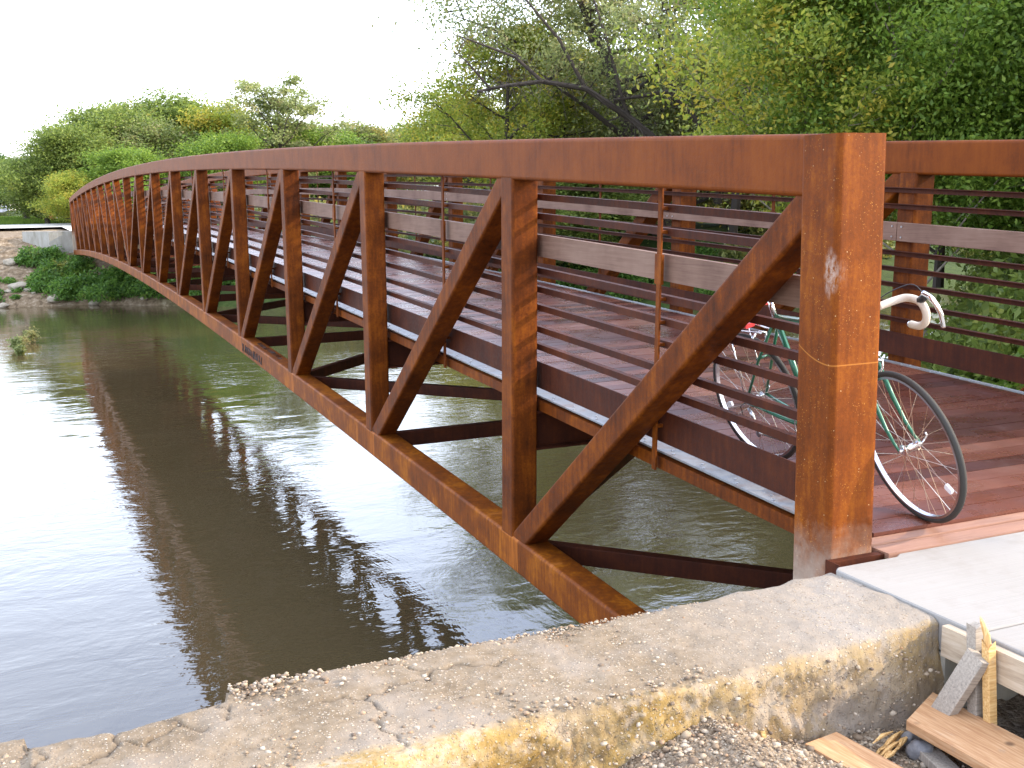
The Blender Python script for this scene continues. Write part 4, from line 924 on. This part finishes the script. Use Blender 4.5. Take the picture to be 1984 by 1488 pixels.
# stem and drop bar
m = MB(); m.tube([HT, (.785, 0, .885), (.80, 0, .905), (.875, 0, .915)], [.011, .011, .012, .013], 8); st_ = m.build('stem', M['chrome'], bk, True); st_.matrix_local = RS
def bez(P, n=8):
    out = []
    for i in range(len(P)-1):
        p0, p1, p2, p3 = P[max(i-1, 0)], P[i], P[i+1], P[min(i+2, len(P)-1)]
        for k in range(n):
            t_ = k/n; out.append(tuple(.5*((2*np.array(p1))+(-np.array(p0)+np.array(p2))*t_+(2*np.array(p0)-5*np.array(p1)+4*np.array(p2)-np.array(p3))*t_*t_+(-np.array(p0)+3*np.array(p1)-3*np.array(p2)+np.array(p3))*t_**3)))
    out.append(P[-1]); return out
hb_ = None
m = MB(); m.tube([(.875, -.07, .915), (.875, .07, .915)], .013, 10); hb_ = m.build('handlebar', M['chrome'], bk, True); hb_.matrix_local = RS
for s in (-1, 1):
    pts = bez([(.875, s*.065, .915), (.877, s*.15, .915), (.90, s*.192, .915), (.955, s*.205, .905), (.985, s*.207, .87), (.975, s*.208, .82), (.93, s*.208, .79), (.87, s*.208, .785)])
    m = MB(); m.tube(pts, .0165, 10); m.build('bar_tape', M['tape'], hb_, True)
    m = MB(); m.tube([(.955, s*.207, .905), (.985, s*.208, .925), (1.0, s*.208, .935)], [.018, .017, .012], 8); hood = m.build('brake_hood', M['blackp'], hb_, True)
    m = MB(); m.tube(bez([(.985, s*.208, .945), (1.035, s*.212, .925), (1.065, s*.218, .87), (1.06, s*.226, .805)], 5), [.013]*6+[.011]*10, 8); m.build('brake_lever', M['chrome'], hb_, True)
    m = MB(); m.tube(bez([(.985, s*.208, .945), (.94, s*.18, 1.00 if s < 0 else .985), (.86, s*.06, .93), (.84, 0, .80), (.845, 0, .70)], 5), .0025, 5); m.build('brake_cable', M['blackp'], hb_, True)
    m = MB(); m.tube([(.87, s*.208, .785), (.862, s*.208, .785)], .014, 10); m.build('bar_end_plug', M['chrome'], hb_, True)
# front brake caliper, rear caliper
for x_, z_, RM in ((.868, .695, RS), (.10, .70, Matrix.Identity(4))):
    m = MB()
    for s in (-1, 1): m.tube([(x_, s*.005, z_), (x_+.008, s*.04, z_-.012), (x_+.010, s*.036, z_-.045), (x_+.008, s*.018, z_-.062)], [.008, .007, .006, .006], 6)
    o = m.build('brake_caliper', M['chrome'], bk, True); o.matrix_local = RM
# seat post, saddle, bag, rack
m = MB(); m.tube([(.258, 0, .79), (.222, 0, .905)], .0135, 10); m.build('seat_post', M['chrome'], bk, True)
m = MB(); R = []
for x_, w_, z_ in ((.085, .05, .955), (.10, .072, .962), (.15, .070, .960), (.20, .045, .955), (.26, .022, .955), (.33, .017, .955), (.355, .010, .948)):
    R.append([(x_, w_*cos(a), z_+(.016 if sin(a) > 0 else .030)*sin(a)) for a in np.linspace(0, 2*pi, 14)[:-1]])
m.rings(R); m.build('saddle', M['leather'], bk, True)
m = MB(); m.tube([(.20, -.02, .925), (.12, -.022, .93)], .004, 5); m.tube([(.20, .02, .925), (.12, .022, .93)], .004, 5); m.prism((.08, 0, .88), (.19, 0, .885), (0, 1, 0), .085, .07, .02, 3); m.build('saddle_bag', M['red'], bk)
m = MB()
for s in (-1, 1):
    m.tube([(.17, s*.03, .715), (.02, s*.05, .715), (-.16, s*.05, .715)], .004, 6); m.tube([(-.05, s*.055, .715), (.0, s*.066, RW+.02)], .0035, 6)
m.tube([(-.16, -.05, .715), (-.16, .05, .715)], .004, 6); m.tube([(0, -.05, .715), (0, .05, .715)], .004, 6); m.tube([(-.05, .055, .50), (-.05, -.055, .50)], .0035, 6); rk = m.build('rack', M['chrome'], bk, True)
m = MB(); m.prism((-.175, -.045, .712), (-.175, .045, .712), (0, 0, 1), .045, .028, .006, 2); m.prism((-.10, 0, .728), (.05, 0, .728), (0, 1, 0), .055, .022, .006, 2); m.build('tail_light', M['red'], rk)
# drive train on the right-hand side (y<0)
m = MB(); yc = -.048
A = np.linspace(0, 2*pi, 49)[:-1]; ring = [(BB[0]+.095*cos(a), yc, BB[2]+.095*sin(a)) for a in A]; m.tube(ring, .0035, 5, True)
for k in range(5): a = k*2*pi/5; m.tube([(BB[0], yc, BB[2]), (BB[0]+.093*cos(a), yc, BB[2]+.093*sin(a))], [.008, .004], 5)
ck = m.build('crankset', M['alloy'], bk, True)
for s in (-1, 1):
    a = radians(-60) if s < 0 else radians(120); e = (BB[0]+.17*cos(a), s*.065, BB[2]+.17*sin(a)); m = MB(); m.tube([(BB[0], s*.058, BB[2]), e], [.011, .008], 8); m.build('crank_arm', M['alloy'], ck, True)
    m = MB(); m.prism((e[0]-.04, e[1]+s*.05, e[2]), (e[0]+.04, e[1]+s*.05, e[2]), (0, 1, 0), .06, .018, .004, 2); m.tube([e, (e[0], e[1]+s*.05, e[2])], .005, 6); m.build('pedal', M['blackp'], ck)
m = MB(); m.tube([(BB[0]-.01, yc, BB[2]+.095), (0, yc, RW+.038)], .0035, 5); m.tube([(BB[0]-.01, yc, BB[2]-.095), (.05, yc, RW-.165), (.02, yc, RW-.14), (.03, yc, RW-.07), (.0, yc, RW-.036)], .0035, 5); m.build('chain', M['chain'], bk)
m = MB()
for k in range(5): m.tube([((.020+.0045*k)*cos(a), -.030-.004*(4-k), RW+(.020+.0045*k)*sin(a)) for a in np.linspace(0, 2*pi, 17)[:-1]], .0018, 4, True)
m.build('cassette', M['chain'], bk)
m = MB(); m.tube([(.01, -.062, RW-.03), (.03, -.06, RW-.07), (.05, -.055, RW-.16)], [.010, .011, .007], 6); m.tube([(.05, -.045, RW-.16), (.05, -.06, RW-.16)], .02, 10); m.build('rear_derailleur', M['alloy'], bk, True)
m = MB(); m.tube([(0.0, -.062, RW), (-.045, -.07, RW-.03), (-.03, -.07, RW-.10), (.02, -.07, RW-.13)], .0025, 5); m.build('gear_cable', M['blackp'], bk, True)
# water bottle cage wire on the down tube
m = MB()
for s in (-1, 1): m.tube([(.52, s*.035, .44), (.56, s*.036, .50), (.60, s*.035, .56)], .0025, 5)
m.tube(ring_ := [(.50+.0*cos(a), .035*cos(a), .42+.035*sin(a)) for a in A[::4]], .0025, 5, True); m.build('bottle_cage', M['chrome'], bk, True)
